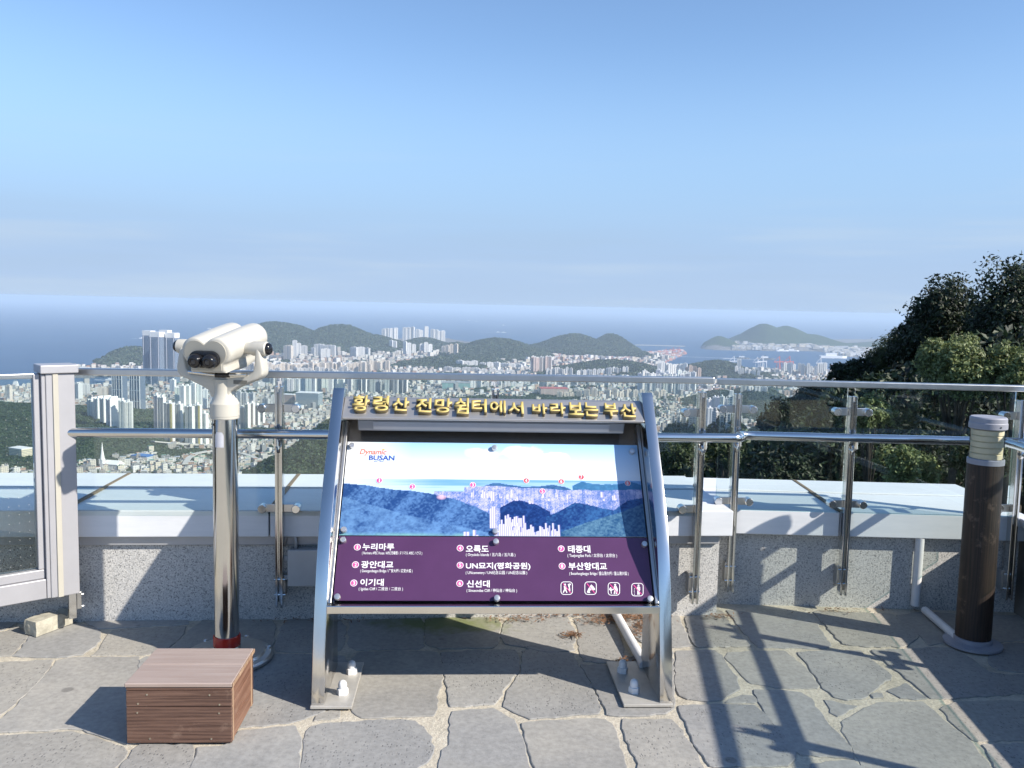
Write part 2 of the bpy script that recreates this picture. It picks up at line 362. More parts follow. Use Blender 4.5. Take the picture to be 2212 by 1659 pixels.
def leaf_mat(key, dark, lite):
    m, n, l, b = mat(key, rough=0.55); g = n.new('ShaderNodeNewGeometry')
    c = ramp(n, l, g.outputs['Random Per Island'], [(0.0, dark), (0.7, lite), (1.0, tuple(min(1, x * 1.5) for x in lite))])
    l.new(c, b.inputs['Base Color']); b.inputs['Subsurface Weight'].default_value = 0.0
    tr = n.new('ShaderNodeBsdfTranslucent'); l.new(c, tr.inputs[0]); mx = n.new('ShaderNodeMixShader'); mx.inputs[0].default_value = 0.2
    l.new(b.outputs[0], mx.inputs[1]); l.new(tr.outputs[0], mx.inputs[2]); l.new(mx.outputs[0], n['Material Output'].inputs[0]); M[key] = m
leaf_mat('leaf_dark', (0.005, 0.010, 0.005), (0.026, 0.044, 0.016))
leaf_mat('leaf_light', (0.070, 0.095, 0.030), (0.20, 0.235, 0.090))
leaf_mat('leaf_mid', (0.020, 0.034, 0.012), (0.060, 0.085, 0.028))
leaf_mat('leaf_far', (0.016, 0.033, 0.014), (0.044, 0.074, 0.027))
# ------------------------------------------------------------------ sea, land, haze
SEA = -400.0
def sea_pt(px, py):
    p = onz(px, py, SEA); return (p.x, p.y)
MAIN = [sea_pt(*p) for p in [(-2500, 880), (-300, 852), (30, 846), (140, 842), (308, 838), (318, 834), (318, 822), (250, 816), (146, 815), (138, 806), (180, 800), (232, 797), (238, 788), (300, 772),
        (420, 757), (560, 746), (700, 739), (850, 733), (965, 731), (1000, 738), (1060, 744), (1180, 747), (1240, 748), (1330, 752), (1375, 762), (1400, 763), (1470, 757), (1482, 764), (1440, 782), (1405, 797),
        (1480, 800), (1550, 803), (1620, 804), (1830, 804), (2300, 808), (3600, 850)]] + [(9000, 300), (900, -60), (-900, -60), (-9000, 300)]
ISLE = [sea_pt(*p) for p in [(1512, 752), (1545, 757), (1600, 757), (1700, 758), (1750, 758), (1775, 760), (1800, 769), (1860, 773), (2000, 777), (2400, 784), (2400, 737), (1900, 733), (1700, 735), (1560, 741)]]
def inside(poly, x, y):
    r = np.zeros(x.shape, bool); n = len(poly)
    for i in range(n):
        x1, y1 = poly[i]; x2, y2 = poly[(i + 1) % n]
        c = (y1 > y) != (y2 > y)
        with np.errstate(divide='ignore', invalid='ignore'):
            r ^= c & (x < (x2 - x1) * (y - y1) / (y2 - y1 + 1e-12) + x1)
    return r
# hills: picture column, distance, half width (columns), half depth (m), picture row of the top, flatness
HILLS = [(590, 6500, 105, 760, 703, 2.0), (735, 6800, 85, 650, 711, 2.0), (812, 7000, 62, 520, 731, 2.2), (660, 6600, 160, 520, 722, 2.2), (282, 5000, 42, 340, 754, 2.4), (916, 7200, 62, 420, 734, 2.0), (985, 6900, 40, 300, 744, 2.0),
         (1075, 6400, 92, 620, 735, 2.4), (1010, 6100, 50, 400, 752, 2.0), (1240, 7100, 82, 560, 727, 2.0), (1322, 7200, 48, 480, 728, 2.1), (1280, 6900, 100, 420, 742, 2.4),
         (955, 5200, 85, 260, 777, 2.4), (1010, 5400, 70, 250, 772, 2.2), (1330, 5000, 105, 260, 783, 3.0), (1550, 5000, 78, 300, 785, 2.4), (1640, 3050, 95, 300, 842, 2.4), (1560, 3300, 70, 220, 850, 2.2),
         (1652, 9600, 56, 520, 701, 2.4), (1700, 9650, 62, 480, 708, 2.2), (1556, 9100, 34, 280, 726, 2.6), (1755, 9700, 62, 420, 723, 2.0), (1830, 9800, 70, 420, 741, 2.0), (1950, 10300, 90, 500, 735, 2.0),
         (40, 2150, 245, 430, 884, 3.0), (220, 1950, 120, 330, 925, 2.2), (-200, 2100, 200, 500, 870, 2.4),
         (800, 1550, 165, 330, 884, 2.6), (960, 1500, 230, 380, 890, 2.4), (1240, 1450, 160, 330, 905, 2.2), (1490, 1150, 85, 250, 925, 2.2), (1580, 1000, 60, 220, 925, 2.0), (1800, 1400, 240, 420, 900, 2.2)]
def fbm(x, y, s, oct=4, seed=0):
    r = np.zeros(np.shape(x)); a = 1.0; t = 0.0
    for o in range(oct):
        k = 2 * math.pi / s * (2 ** o); p = seed * 1.7 + o * 2.1
        r = r + a * (np.sin(x * k * 0.83 + y * k * 0.55 + p) * np.cos(y * k * 0.91 - x * k * 0.37 + 1.3 * p) + 0.6 * np.sin(x * k * 0.29 - y * k * 1.13 + 2.7 * p))
        t += a * 1.6; a *= 0.52
    return r / t
def land(x, y):
    """height above the terrace floor and forest weight at world x, y (arrays)"""
    x = np.asarray(x, float); y = np.asarray(y, float)
    elev = 10 + 95 * np.exp(-np.maximum(y - 1250, 0) / 850.0) + 4 * fbm(x, y, 900, 3, 3)
    forest = np.zeros(x.shape)
    add = np.zeros(x.shape)
    for (px, d, hw, ry, yt, fl) in HILLS:
        c = ony(px, yt, d); hx = hw * d / F
        base = 10 + 95 * math.exp(-max(d - 1250, 0) / 850.0)
        h = (c.z - SEA) - base
        wob = 1 + 0.22 * fbm(x, y, hx * 1.5, 3, px % 7)
        q = (np.abs((x - c.x) / hx) ** fl + np.abs((y - d) / ry) ** fl) ** (2.0 / fl) * wob
        g = np.exp(-1.05 * q)
        add = np.maximum(add, h * g) + 0.10 * np.minimum(add, h * g)
        forest = np.maximum(forest, np.clip((g - 0.13) / 0.14, 0, 1) * (1 if h > 25 else 0.6))
    rough = add * (0.05 * fbm(x, y, 260, 4, 5) + 0.05 * fbm(y, x, 610, 3, 2))
    elev = elev + add + rough
    z = SEA + elev
    near = -2.6 - 0.31 * np.maximum(y - 5.5, 0) - 0.05 * np.abs(x) * np.clip(y / 200, 0, 1) + np.clip((x - 3.5) * 0.22, 0, 4) * np.exp(-np.maximum(y - 8, 0) / 60.0)
    nearf = near > z
    z = np.where(nearf, near, z); forest = np.where(nearf, 1.0, forest)
    # parks between the houses
    park = fbm(x, y, 520, 4, 9)
    forest = np.maximum(forest, np.clip((park - 0.30) / 0.12, 0, 1) * (y < 5500))
    for (px, d, wx, wy) in ((1090, 3300, 150, 330), (1200, 3600, 70, 200), (640, 3500, 60, 120), (560, 2300, 60, 130)):
        cx = (px - CX) / F * d * 1.004
        forest = np.maximum(forest, np.clip(1.7 - 1.7 * (np.abs((x - cx) / (wx * d / F)) ** 2 + np.abs((y - d) / wy) ** 2) + 0.8 * fbm(x, y, 140, 3, 2), 0, 1))
    return z, forest
def wet(x, y): return ~(inside(MAIN, x, y) | inside(ISLE, x, y))

ny, nx = 560, 430
ys = np.geomspace(5.6, 13500, ny); ts = np.linspace(-0.86, 0.86, nx)
YY, TT = np.meshgrid(ys, ts, indexing='ij'); XX = YY * TT
ZZ, FO = land(XX, YY)
WET = wet(XX, YY); ZZ = np.where(WET, SEA - 14, ZZ); 
vs = np.stack([XX, YY, ZZ], -1).reshape(-1, 3)
ii = np.arange(ny * nx).reshape(ny, nx)
quads = np.stack([ii[:-1, :-1], ii[:-1, 1:], ii[1:, 1:], ii[1:, :-1]], -1).reshape(-1, 4)
keep = ~(WET.reshape(-1)[quads].all(1)); quads = quads[keep]
used = np.unique(quads); remap = -np.ones(ny * nx, int); remap[used] = np.arange(len(used))
def np_mesh(name, v, q):
    me = bpy.data.meshes.new(name); me.vertices.add(len(v)); me.vertices.foreach_set('co', np.asarray(v, np.float32).ravel())
    k = q.shape[1]; me.loops.add(q.size); me.loops.foreach_set('vertex_index', q.ravel().astype(np.int32))
    me.polygons.add(len(q)); me.polygons.foreach_set('loop_start', (np.arange(len(q)) * k).astype(np.int32))
    me.update(calc_edges=True); me.validate(); me.shade_flat(); return me
tme = np_mesh('terrain', vs[used], remap[quads])
at = tme.attributes.new('forest', 'FLOAT', 'POINT'); at.data.foreach_set('value', FO.reshape(-1)[used].astype(np.float32))
def terrain_mat():
    m, n, l, b = mat('terrain', rough=0.95, spec=0.1); v = coords(n, l)
    a = n.new('ShaderNodeAttribute'); a.attribute_name = 'forest'
    f1 = noise(n, l, v, 0.035, 8, 0.75); f2 = noise(n, l, v, 0.006, 5, 0.6)
    fc = ramp(n, l, f1, [(0.3, (0.020, 0.036, 0.016)), (0.7, (0.058, 0.088, 0.034))])
    fc = mixc(n, l, 0.4, fc, ramp(n, l, f2, [(0.3, (0.35, 0.38, 0.35)), (0.7, (0.62, 0.6, 0.5))]), 'OVERLAY')
    g1 = noise(n, l, v, 0.05, 6, 0.8)
    gc = ramp(n, l, g1, [(0.25, (0.05, 0.06, 0.05)), (0.45, (0.14, 0.14, 0.14)), (0.6, (0.25, 0.24, 0.23)), (0.8, (0.42, 0.41, 0.40))])
    fac = ramp(n, l, math_(n, l, 'ADD', a.outputs['Fac'], math_(n, l, 'MULTIPLY', math_(n, l, 'SUBTRACT', f1, 0.5), 0.8)), [(0.35, (0, 0, 0)), (0.55, (1, 1, 1))])
    l.new(mixc(n, l, fac, gc, fc), b.inputs['Base Color']); bump(n, l, f1, b, 1.0, 9.0); M['terrain'] = m
terrain_mat()
terrain = link_mesh('terrain', tme, M['terrain'], smooth=True)
tag(terrain, kind='structure')

def sea_mat():
    m, n, l, b = mat('sea', (0.018, 0.060, 0.125), 0.22, 0, 0.5); v = coords(n, l)
    f = noise(n, l, v, 0.0009, 6, 0.6); w = noise(n, l, v, 0.03, 6, 0.7)
    l.new(ramp(n, l, f, [(0.3, (0.010, 0.055, 0.135)), (0.7, (0.016, 0.075, 0.170))]), b.inputs['Base Color'])
    b.inputs['Roughness'].default_value = 0.55
    bump(n, l, w, b, 0.6, 6.0); M['sea'] = m
sea_mat()
R = 320000.0
sea = MB().add([(-R, -R * 0.3, SEA), (R, -R * 0.3, SEA), (R, R, SEA), (-R, R, SEA)], [(0, 1, 2, 3)]).build('sea', M['sea'])
tag(sea, kind='structure')

hz = bpy.data.materials.new('haze'); hz.use_nodes = True; hn = hz.node_tree.nodes; hl = hz.node_tree.links; hn.clear()
ho = hn.new('ShaderNodeOutputMaterial'); pv = hn.new('ShaderNodeVolumePrincipled')
pv.inputs['Color'].default_value = (0.66, 0.82, 1.0, 1); pv.inputs['Density'].default_value = 6.0e-5; pv.inputs['Anisotropy'].default_value = 0.0
hl.new(pv.outputs[0], ho.inputs['Volume'])
haze = MB().box((-R - 900, -R * 0.3 - 900, SEA - 16), (R + 900, R + 900, 9.0)).build('haze', hz)
tag(haze, 'thin blue haze lying over the city and the sea', 'haze', kind='stuff')

# ------------------------------------------------------------------ woods on the slopes (one mass of crowns)
def crown_proto(name, n_leaf, seed, matl):
    r = np.random.default_rng(seed); mb = MB()
    for i in range(n_leaf):
        d = r.normal(size=3); d /= np.linalg.norm(d); d[2] = abs(d[2]) * 1.0 - 0.25
        lump = 1 + 0.25 * math.sin(4 * d[0] + seed) * math.cos(5 * d[1])
        c = Vector(d * (0.78 + 0.3 * r.random()) * lump); c.z = c.z * 0.85 + 0.45
        nrm = (Vector(d) + Vector(r.normal(size=3)) * 0.45).normalized(); s = 0.30 + 0.16 * r.random()
        t1 = nrm.orthogonal().normalized(); t1.rotate(Matrix.Rotation(r.random() * 6.28, 3, nrm)); t2 = nrm.cross(t1)
        mb.add([c + t1 * s, c + t2 * s * 0.8, c - t1 * s, c - t2 * s * 0.8], [(0, 1, 2, 3)])
    me = mb.mesh(name); o = bpy.data.objects.new(name, me); me.materials.append(matl); return o     # never linked: only instanced in the wood
protos = [crown_proto('crown_shape', 95, 3 + i, M['leaf_far']) for i in range(3)]
def scatter_wood(name, label, regions, seed, cap=99.0):
    r = np.random.default_rng(seed); P = []; S = []
    for (pxa, pxb, ya, yb, step, lim) in regions:
        nrow = int((yb - ya) / step)
        for k in range(nrow):
            y = ya + k * step; xa = (pxa - CX) / F * y; xb = (pxb - CX) / F * y
            n_ = max(1, int((xb - xa) / step)); x = xa + (np.arange(n_) + r.random(n_)) * step; yy = y + r.random(n_) * step
            z, f = land(x, yy); ok = (f > lim) & ~wet(x, yy)
            P.append(np.stack([x, yy, z], -1)[ok]); S.append((min(step, cap) * (0.55 + 0.35 * r.random(n_)))[ok])
    P = np.concatenate(P); S = np.concatenate(S)
    me = bpy.data.meshes.new(name); me.vertices.add(len(P)); me.vertices.foreach_set('co', P.astype(np.float32).ravel()); me.update()
    a = me.attributes.new('size', 'FLOAT', 'POINT'); a.data.foreach_set('value', S.astype(np.float32))
    o = link_mesh(name, me, M['leaf_far'])
    ng = bpy.data.node_groups.new(name, 'GeometryNodeTree'); ng.interface.new_socket('Geometry', in_out='INPUT', socket_type='NodeSocketGeometry'); ng.interface.new_socket('Geometry', in_out='OUTPUT', socket_type='NodeSocketGeometry')
    n, l = ng.nodes, ng.links; gi = n.new('NodeGroupInput'); go = n.new('NodeGroupOutput'); join = n.new('GeometryNodeJoinGeometry')
    rv = n.new('FunctionNodeRandomValue'); rv.data_type = 'INT'; rv.inputs[4].default_value = 0; rv.inputs[5].default_value = 2
    at = n.new('GeometryNodeInputNamedAttribute'); at.data_type = 'FLOAT'; at.inputs[0].default_value = 'size'
    rot = n.new('FunctionNodeRandomValue'); rot.data_type = 'FLOAT_VECTOR'; rot.inputs[0].default_value = (-0.2, -0.2, 0); rot.inputs[1].default_value = (0.2, 0.2, 6.28)
    for i, pr in enumerate(protos):
        oi = n.new('GeometryNodeObjectInfo'); oi.inputs[0].default_value = pr; ip = n.new('GeometryNodeInstanceOnPoints')
        cmp = n.new('FunctionNodeCompare'); cmp.data_type = 'INT'; cmp.operation = 'EQUAL'; cmp.inputs[3].default_value = i; l.new(rv.outputs[2], cmp.inputs[2])
        l.new(gi.outputs[0], ip.inputs['Points']); l.new(cmp.outputs[0], ip.inputs['Selection']); l.new(oi.outputs['Geometry'], ip.inputs['Instance'])
        l.new(at.outputs[0], ip.inputs['Scale']); l.new(rot.outputs[0], ip.inputs['Rotation']); l.new(ip.outputs[0], join.inputs[0])
    l.new(join.outputs[0], go.inputs[0])
    md = o.modifiers.new('wood', 'NODES'); md.node_group = ng
    tag(o, label, 'forest', kind='stuff'); return len(P)
nw = scatter_wood('forest', 'dark green forest covering the slopes between terrace and city', [(-120, 720, 1150, 2700, 7.5, 0.45), (560, 1900, 700, 1900, 7.5, 0.45), (1480, 2300, 120, 700, 7.0, 0.5)], 5)
nw2 = scatter_wood('distant_forest', 'wooded hills and park trees beyond the lower city', [(200, 1900, 2000, 3900, 11.0, 0.5), (200, 1900, 3900, 7800, 19.0, 0.6)], 6)
nw3 = scatter_wood('street_trees', 'scattered dark trees between the houses of the lower city', [(-60, 1900, 1180, 2600, 26.0, -1), (200, 1900, 2600, 4200, 40.0, -1)], 8, 7.5)
print('wood crowns', nw, nw2, nw3)
# ------------------------------------------------------------------ terrace floor with its slabs
fl = MB().add([(-7, -6, 0), (3.4, -6, 0), (3.4, 5.2, 0), (-7, 5.2, 0), (-7, -6, -0.4), (3.4, -6, -0.4), (3.4, 5.2, -0.4), (-7, 5.2, -0.4)],
              [(0, 1, 2, 3), (7, 6, 5, 4), (0, 4, 5, 1), (1, 5, 6, 2), (2, 6, 7, 3), (3, 7, 4, 0)]).build('terrace_floor', M['grout'])
tag(fl, kind='structure')
SL = {'A': (0, [
  [(-90, 620), (0, 600), (530, 572), (500, 650), (430, 740), (300, 880), (150, 1020), (0, 1125), (-90, 1170)],
  [(575, 578), (700, 552), (1000, 545), (1405, 536), (1415, 600), (1500, 900), (1420, 1400), (1270, 1420), (1000, 1335), (830, 1272), (700, 1262), (400, 1285), (100, 1297), (-90, 1300), (-90, 1240), (60, 1140), (220, 980), (430, 760), (540, 630)],
  [(-90, 1335), (300, 1318), (740, 1295), (1000, 1370), (1230, 1450), (1285, 1500), (1250, 1570), (1170, 1650), (1100, 1780), (-90, 1780)],
  [(1345, 1490), (1420, 1430), (1940, 1430), (1955, 1500), (1930, 1656), (1905, 1780), (1170, 1780), (1225, 1656), (1310, 1560)],
  [(-90, 300), (60, 280), (170, 230), (280, 330), (235, 390), (190, 445), (120, 522), (-90, 545)],
  [(300, 330), (400, 230), (790, 190), (1000, 270), (1015, 370), (930, 450), (830, 515), (600, 540), (140, 528), (240, 440)],
  [(1060, 365), (1150, 262), (1880, 225), (1830, 335), (1700, 440), (1560, 500), (1450, 515), (1200, 512), (930, 525), (1010, 460)],
  [(-90, 200), (250, 130), (780, 160), (700, 185), (380, 215), (180, 190), (60, 262), (-90, 285)],
  [(830, 165), (1150, 152), (1890, 150), (1900, 205), (1120, 245), (1020, 250), (900, 205)]]),
 'B': (800, [
  [(-110, 250), (0, 160), (690, 155), (730, 240), (705, 400), (680, 485), (480, 490), (-440, 480), (-300, 440), (-200, 340)],
  [(800, 230), (860, 160), (1380, 160), (1440, 230), (1420, 400), (1380, 470), (900, 492), (750, 475), (735, 420)],
  [(1480, 170), (2200, 140), (2240, 200), (2230, 430), (2180, 455), (1570, 465), (1480, 430)],
  [(-640, 545), (640, 520), (1085, 515), (1180, 590), (1215, 900), (1235, 1075), (1000, 1165), (860, 1205), (420, 1243), (-640, 1300)],
  [(1130, 1185), (1375, 1155), (1380, 1095), (1280, 1088), (1150, 1140)],
  [(1565, 500), (1900, 480), (2360, 495), (2395, 560), (2420, 660), (2410, 830), (2370, 900), (2370, 1060), (2330, 1130), (2120, 1140), (1620, 1150), (1510, 1085), (1420, 900), (1500, 640), (1510, 560)],
  [(1290, 530), (1440, 535), (1470, 600), (1380, 880), (1390, 1050), (1290, 1065), (1265, 800)],
  [(370, 1292), (930, 1240), (965, 1330), (980, 1420), (965, 1656), (950, 1780), (-135, 1780), (-110, 1640), (-40, 1456), (200, 1445), (300, 1400)],
  [(1095, 1250), (1200, 1212), (1700, 1182), (2000, 1178), (2145, 1192), (2230, 1255), (2300, 1350), (2322, 1500), (2300, 1560), (2180, 1650), (2060, 1780), (975, 1780), (1010, 1600), (1040, 1330)]]),
 'C': (1600, [
  [(350, 495), (700, 475), (1095, 468), (1135, 540), (1138, 690), (1060, 755), (985, 850), (945, 955), (895, 1012), (690, 1028), (448, 1040), (432, 950), (402, 780), (378, 640)],
  [(1175, 475), (1260, 458), (1690, 500), (1730, 590), (1800, 730), (1895, 900), (1965, 1060), (1945, 1108), (1600, 1138), (1255, 1165), (1195, 1138), (1085, 1092), (990, 1040), (1005, 960), (1062, 835), (1170, 695), (1168, 560)],
  [(472, 1092), (880, 1062), (970, 1112), (1095, 1185), (1125, 1285), (1175, 1400), (1205, 1520), (1245, 1656), (1262, 1780), (305, 1780), (332, 1600), (372, 1475), (438, 1430), (445, 1150)],
  [(1172, 1218), (1262, 1200), (1900, 1165), (2020, 1183), (2105, 1262), (2145, 1400), (2195, 1560), (2220, 1700), (2222, 1780), (1312, 1780), (1282, 1600), (1212, 1380)],
  [(195, 150), (480, 115), (925, 112), (950, 230), (925, 400), (880, 440), (350, 452), (200, 405)],
  [(992, 200), (1060, 122), (1600, 112), (1650, 180), (1710, 290), (1690, 405), (1200, 438), (1000, 402), (965, 330)],
  [(1690, 150), (2060, 95), (2110, 180), (2190, 420), (2200, 555), (2140, 605), (1790, 575), (1745, 460), (1745, 270)],
  [(1205, 452), (1450, 425), (1680, 420), (1700, 470), (1450, 490)]]),
 'D': (2400, [
  [(130, 110), (700, 125), (750, 250), (825, 425), (650, 440), (380, 430), (260, 330)],
  [(-300, 620), (60, 625), (380, 470), (640, 480), (645, 900), (640, 1065), (560, 1115), (100, 1138), (-20, 1125), (-70, 1000), (-170, 800)],
  [(775, 130), (1090, 60), (1135, 75), (1225, 220), (1430, 428), (900, 438), (865, 420), (800, 280)],
  [(1185, 65), (1600, 110), (2000, 185), (2105, 205), (2150, 290), (2240, 425), (2150, 450), (1510, 438), (1445, 380), (1290, 200)],
  [(665, 482), (1060, 472), (1145, 532), (1180, 610), (1285, 745), (1315, 855), (1145, 965), (1000, 985), (800, 965), (705, 925), (665, 800)],
  [(1205, 492), (1500, 475), (1775, 478), (1865, 545), (2005, 685), (2120, 830), (2090, 855), (1700, 848), (1420, 798), (1290, 655), (1172, 540)],
  [(1215, 968), (1340, 925), (1445, 932), (1495, 985), (1450, 1000), (1180, 998)],
  [(695, 1042), (1100, 1022), (1465, 1032), (1540, 1095), (1680, 1245), (1795, 1385), (1872, 1465), (1872, 1555), (1790, 1635), (1025, 1650), (900, 1480), (795, 1250)],
  [(135, 1172), (450, 1182), (615, 1175), (695, 1245), (825, 1435), (940, 1656), (1000, 1780), (315, 1780), (272, 1560), (172, 1380), (137, 1280)],
  [(1060, 1690), (1780, 1680), (1860, 1720), (1870, 1790), (1080, 1790)]]),
 'E': (3172, [
  [(-525, 872), (-250, 880), (-50, 905), (55, 962), (95, 1042), (195, 1182), (345, 1332), (395, 1385), (470, 1500), (480, 1560), (-50, 1525), (-100, 1490), (-200, 1375), (-345, 1180), (-475, 1000)],
  [(-85, 492), (100, 482), (555, 478), (655, 562), (755, 642), (862, 722), (852, 768), (775, 800), (675, 888), (575, 958), (420, 972), (292, 942), (172, 848), (42, 640)],
  [(75, 75), (880, 105), (1040, 235), (1140, 330), (1000, 432), (620, 436), (385, 408), (265, 290)],
  [(665, 475), (1000, 465), (1300, 445), (1470, 450), (1690, 565), (1840, 690), (2000, 715), (2290, 725), (2290, 900), (1900, 925), (1420, 955), (1265, 955), (1085, 800), (905, 660)],
  [(825, 882), (1015, 805), (1225, 958), (1100, 965), (960, 950)], [(190, 972), (530, 1040), (325, 1138), (255, 1098)], [(672, 922), (720, 905), (772, 912), (780, 943), (690, 953)],
  [(375, 1192), (560, 1085), (745, 1003), (1185, 998), (1295, 1082), (1395, 1182), (1595, 1342), (1695, 1425), (1795, 1560), (1890, 1700), (1900, 1780), (640, 1780), (505, 1520), (425, 1360), (375, 1290)],
  [(1372, 1062), (1500, 1005), (1900, 985), (2290, 985), (2290, 1372), (1750, 1390), (1680, 1370), (1500, 1222)],
  [(1792, 1432), (2290, 1412), (2290, 1780), (1995, 1780), (1900, 1600)], [(60, 1622), (480, 1590), (590, 1680), (620, 1780), (0, 1780)],
  [(925, 115), (1180, 85), (1500, 100), (1550, 250), (1480, 385), (1250, 418), (1155, 315), (1005, 200)], [(1560, 110), (2290, 120), (2290, 360), (1900, 385), (1600, 330)], [(1880, 410), (2290, 395), (2290, 695), (1960, 668), (1855, 600), (1880, 500)]])}
def ragged(poly, r, amp=0.0065):
    p = [Vector(q) * (1 + 0.007 / max(Vector(q).length, 0.02)) for q in poly]      # joints a little narrower than traced
    for _ in range(1):                                      # round the corners once
        q = []
        for i in range(len(p)):
            a, b = p[i], p[(i + 1) % len(p)]; q += [a.lerp(b, 0.05), a.lerp(b, 0.95)]
        p = q
    out = []
    for i in range(len(p)):
        a, b = p[i], p[(i + 1) % len(p)]; d = (b - a); k = max(1, int(d.length / 0.028)); nrm = Vector((-d.y, d.x)).normalized() if d.length > 1e-6 else Vector((0, 0))
        for j in range(k):
            t = j / k; out.append(a + d * t + nrm * (r.uniform(-amp, amp) if j else r.uniform(-amp, amp) * 0.4))
    return out
rs = random.Random(3); n_st = 0
for key, (ox, polys) in SL.items():
    for poly in polys:
        g = [onz(ox / 1.8228 + zx / 4.688, 1305.7 + zy / 4.688) for zx, zy in poly]
        c = sum((Vector((p.x, p.y)) for p in g), Vector((0, 0))) / len(g)
        loc = ragged([Vector((p.x - c.x, p.y - c.y)) for p in g], rs)
        top = 0.0035 + rs.uniform(0, 0.003); n = len(loc); mb = MB()
        tilt = (rs.uniform(-0.004, 0.004), rs.uniform(-0.004, 0.004))
        lo = [(p.x, p.y, -0.02) for p in loc]; hi = [(p.x, p.y, top - 0.002 + p.x * tilt[0] + p.y * tilt[1]) for p in loc]
        ins = [((p * (1 - 0.004 / max(p.length, 0.03))).x, (p * (1 - 0.004 / max(p.length, 0.03))).y) for p in loc]
        ins = [(x, y, top + x * tilt[0] + y * tilt[1]) for x, y in ins]
        mb.add(lo + hi + ins, [(i, (i + 1) % n, n + (i + 1) % n, n + i) for i in range(n)] + [(n + i, n + (i + 1) % n, 2 * n + (i + 1) % n, 2 * n + i) for i in range(n)] + [tuple(2 * n + i for i in range(n))])
        o = mb.build('paving_stone', M['stone'], fl); o.location = (c.x, c.y, 0); n_st += 1
print('slabs', n_st)

# ------------------------------------------------------------------ parapets (granite foot, white metal coping)
class Frame:
    """a run of wall: s along it (to the right), t away from the terrace"""
    def __init__(s, o, d, flip=1): s.o = Vector(o); s.d = Vector(d).normalized(); s.n = Vector((-s.d.y, s.d.x)) * flip
    def p(s, a, t, z): q = s.o + s.d * a + s.n * t; return Vector((q.x, q.y, z))
    def mtx(s): return Matrix(((s.d.x, s.n.x, 0, s.o.x), (s.d.y, s.n.y, 0, s.o.y), (0, 0, 1, 0), (0, 0, 0, 1)))
WL = Frame((1.133, 4.51), (0.9963, 0.0855)); WR = Frame((1.25, 4.70), (1.0, -0.022)); WS = Frame((2.805, 4.66), (0.122, 1.0), -1)
def parapet(name, fr, s0, s1, joints, label, ztop, depth, fascia=0.135, over=0.055, end_cap=False, strip=True):
    w = empty(name, fr.p(s0, 0, 0)); Mi = Matrix.Translation(-fr.p(s0, 0, 0)) @ fr.mtx()
    MB().box((s0, 0, -0.3), (s1, depth - 0.05, ztop - 0.012), M=Mi).build('granite_facing', M['granite'], w)
    if strip: MB().box((s0, -0.022, ztop - fascia - 0.052), (s1 - 0.01, -0.002, ztop - fascia + 0.01), M=Mi).build('flashing_strip', M['flashing'], w, bevel=0.004)
    js = [s0] + joints + [s1 + (over if end_cap else 0)]
    for a, b in zip(js[:-1], js[1:]):
        g = 0.004
        mid = depth * 0.56
        # folded sheet: front strip with fascia, then the rear strip with a small lap between
        MB().box((a + g, -over, ztop - fascia), (b - g, mid - 0.004, ztop), M=Mi).build('coping_panel', M['coping'], w, bevel=0.004)
        MB().box((a + g, mid + 0.004, ztop - fascia), (b - g, depth, ztop + 0.006), M=Mi).build('coping_panel', M['coping'], w, bevel=0.004)
    for a in joints:
        MB().box((a - 0.0115, -0.03, ztop - 0.01), (a + 0.0115, depth - 0.005, ztop + 0.0095), M=Mi).build('joint_seal', M['sealant'], w, bevel=0.002)
    tag(w, label, 'wall'); return w
parapet('parapet_wall', WL, -6.4, 0.0, [-5.36, -4.36, -3.36, -2.36, -1.36, -0.36], 'long granite parapet with white metal coping behind the sign and binoculars', 0.59, 0.86, end_cap=True)
parapet('parapet_wall', WR, -0.16, 1.62, [0.575], 'short set-back granite parapet with white coping, right of the information sign', 0.555, 0.80, strip=False)
# side wall to the right, dark stained concrete with steel edge
w = empty('parapet_wall', (2.805, 4.66, 0)); Ms = Matrix.Translation((-2.805, -4.66, 0)) @ WS.mtx()
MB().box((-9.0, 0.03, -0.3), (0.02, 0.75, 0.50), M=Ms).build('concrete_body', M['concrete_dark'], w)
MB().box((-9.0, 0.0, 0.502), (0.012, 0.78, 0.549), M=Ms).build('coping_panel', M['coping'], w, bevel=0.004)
tag(w, 'dark stained concrete parapet running toward the viewer beside the bollard lamp', 'wall')

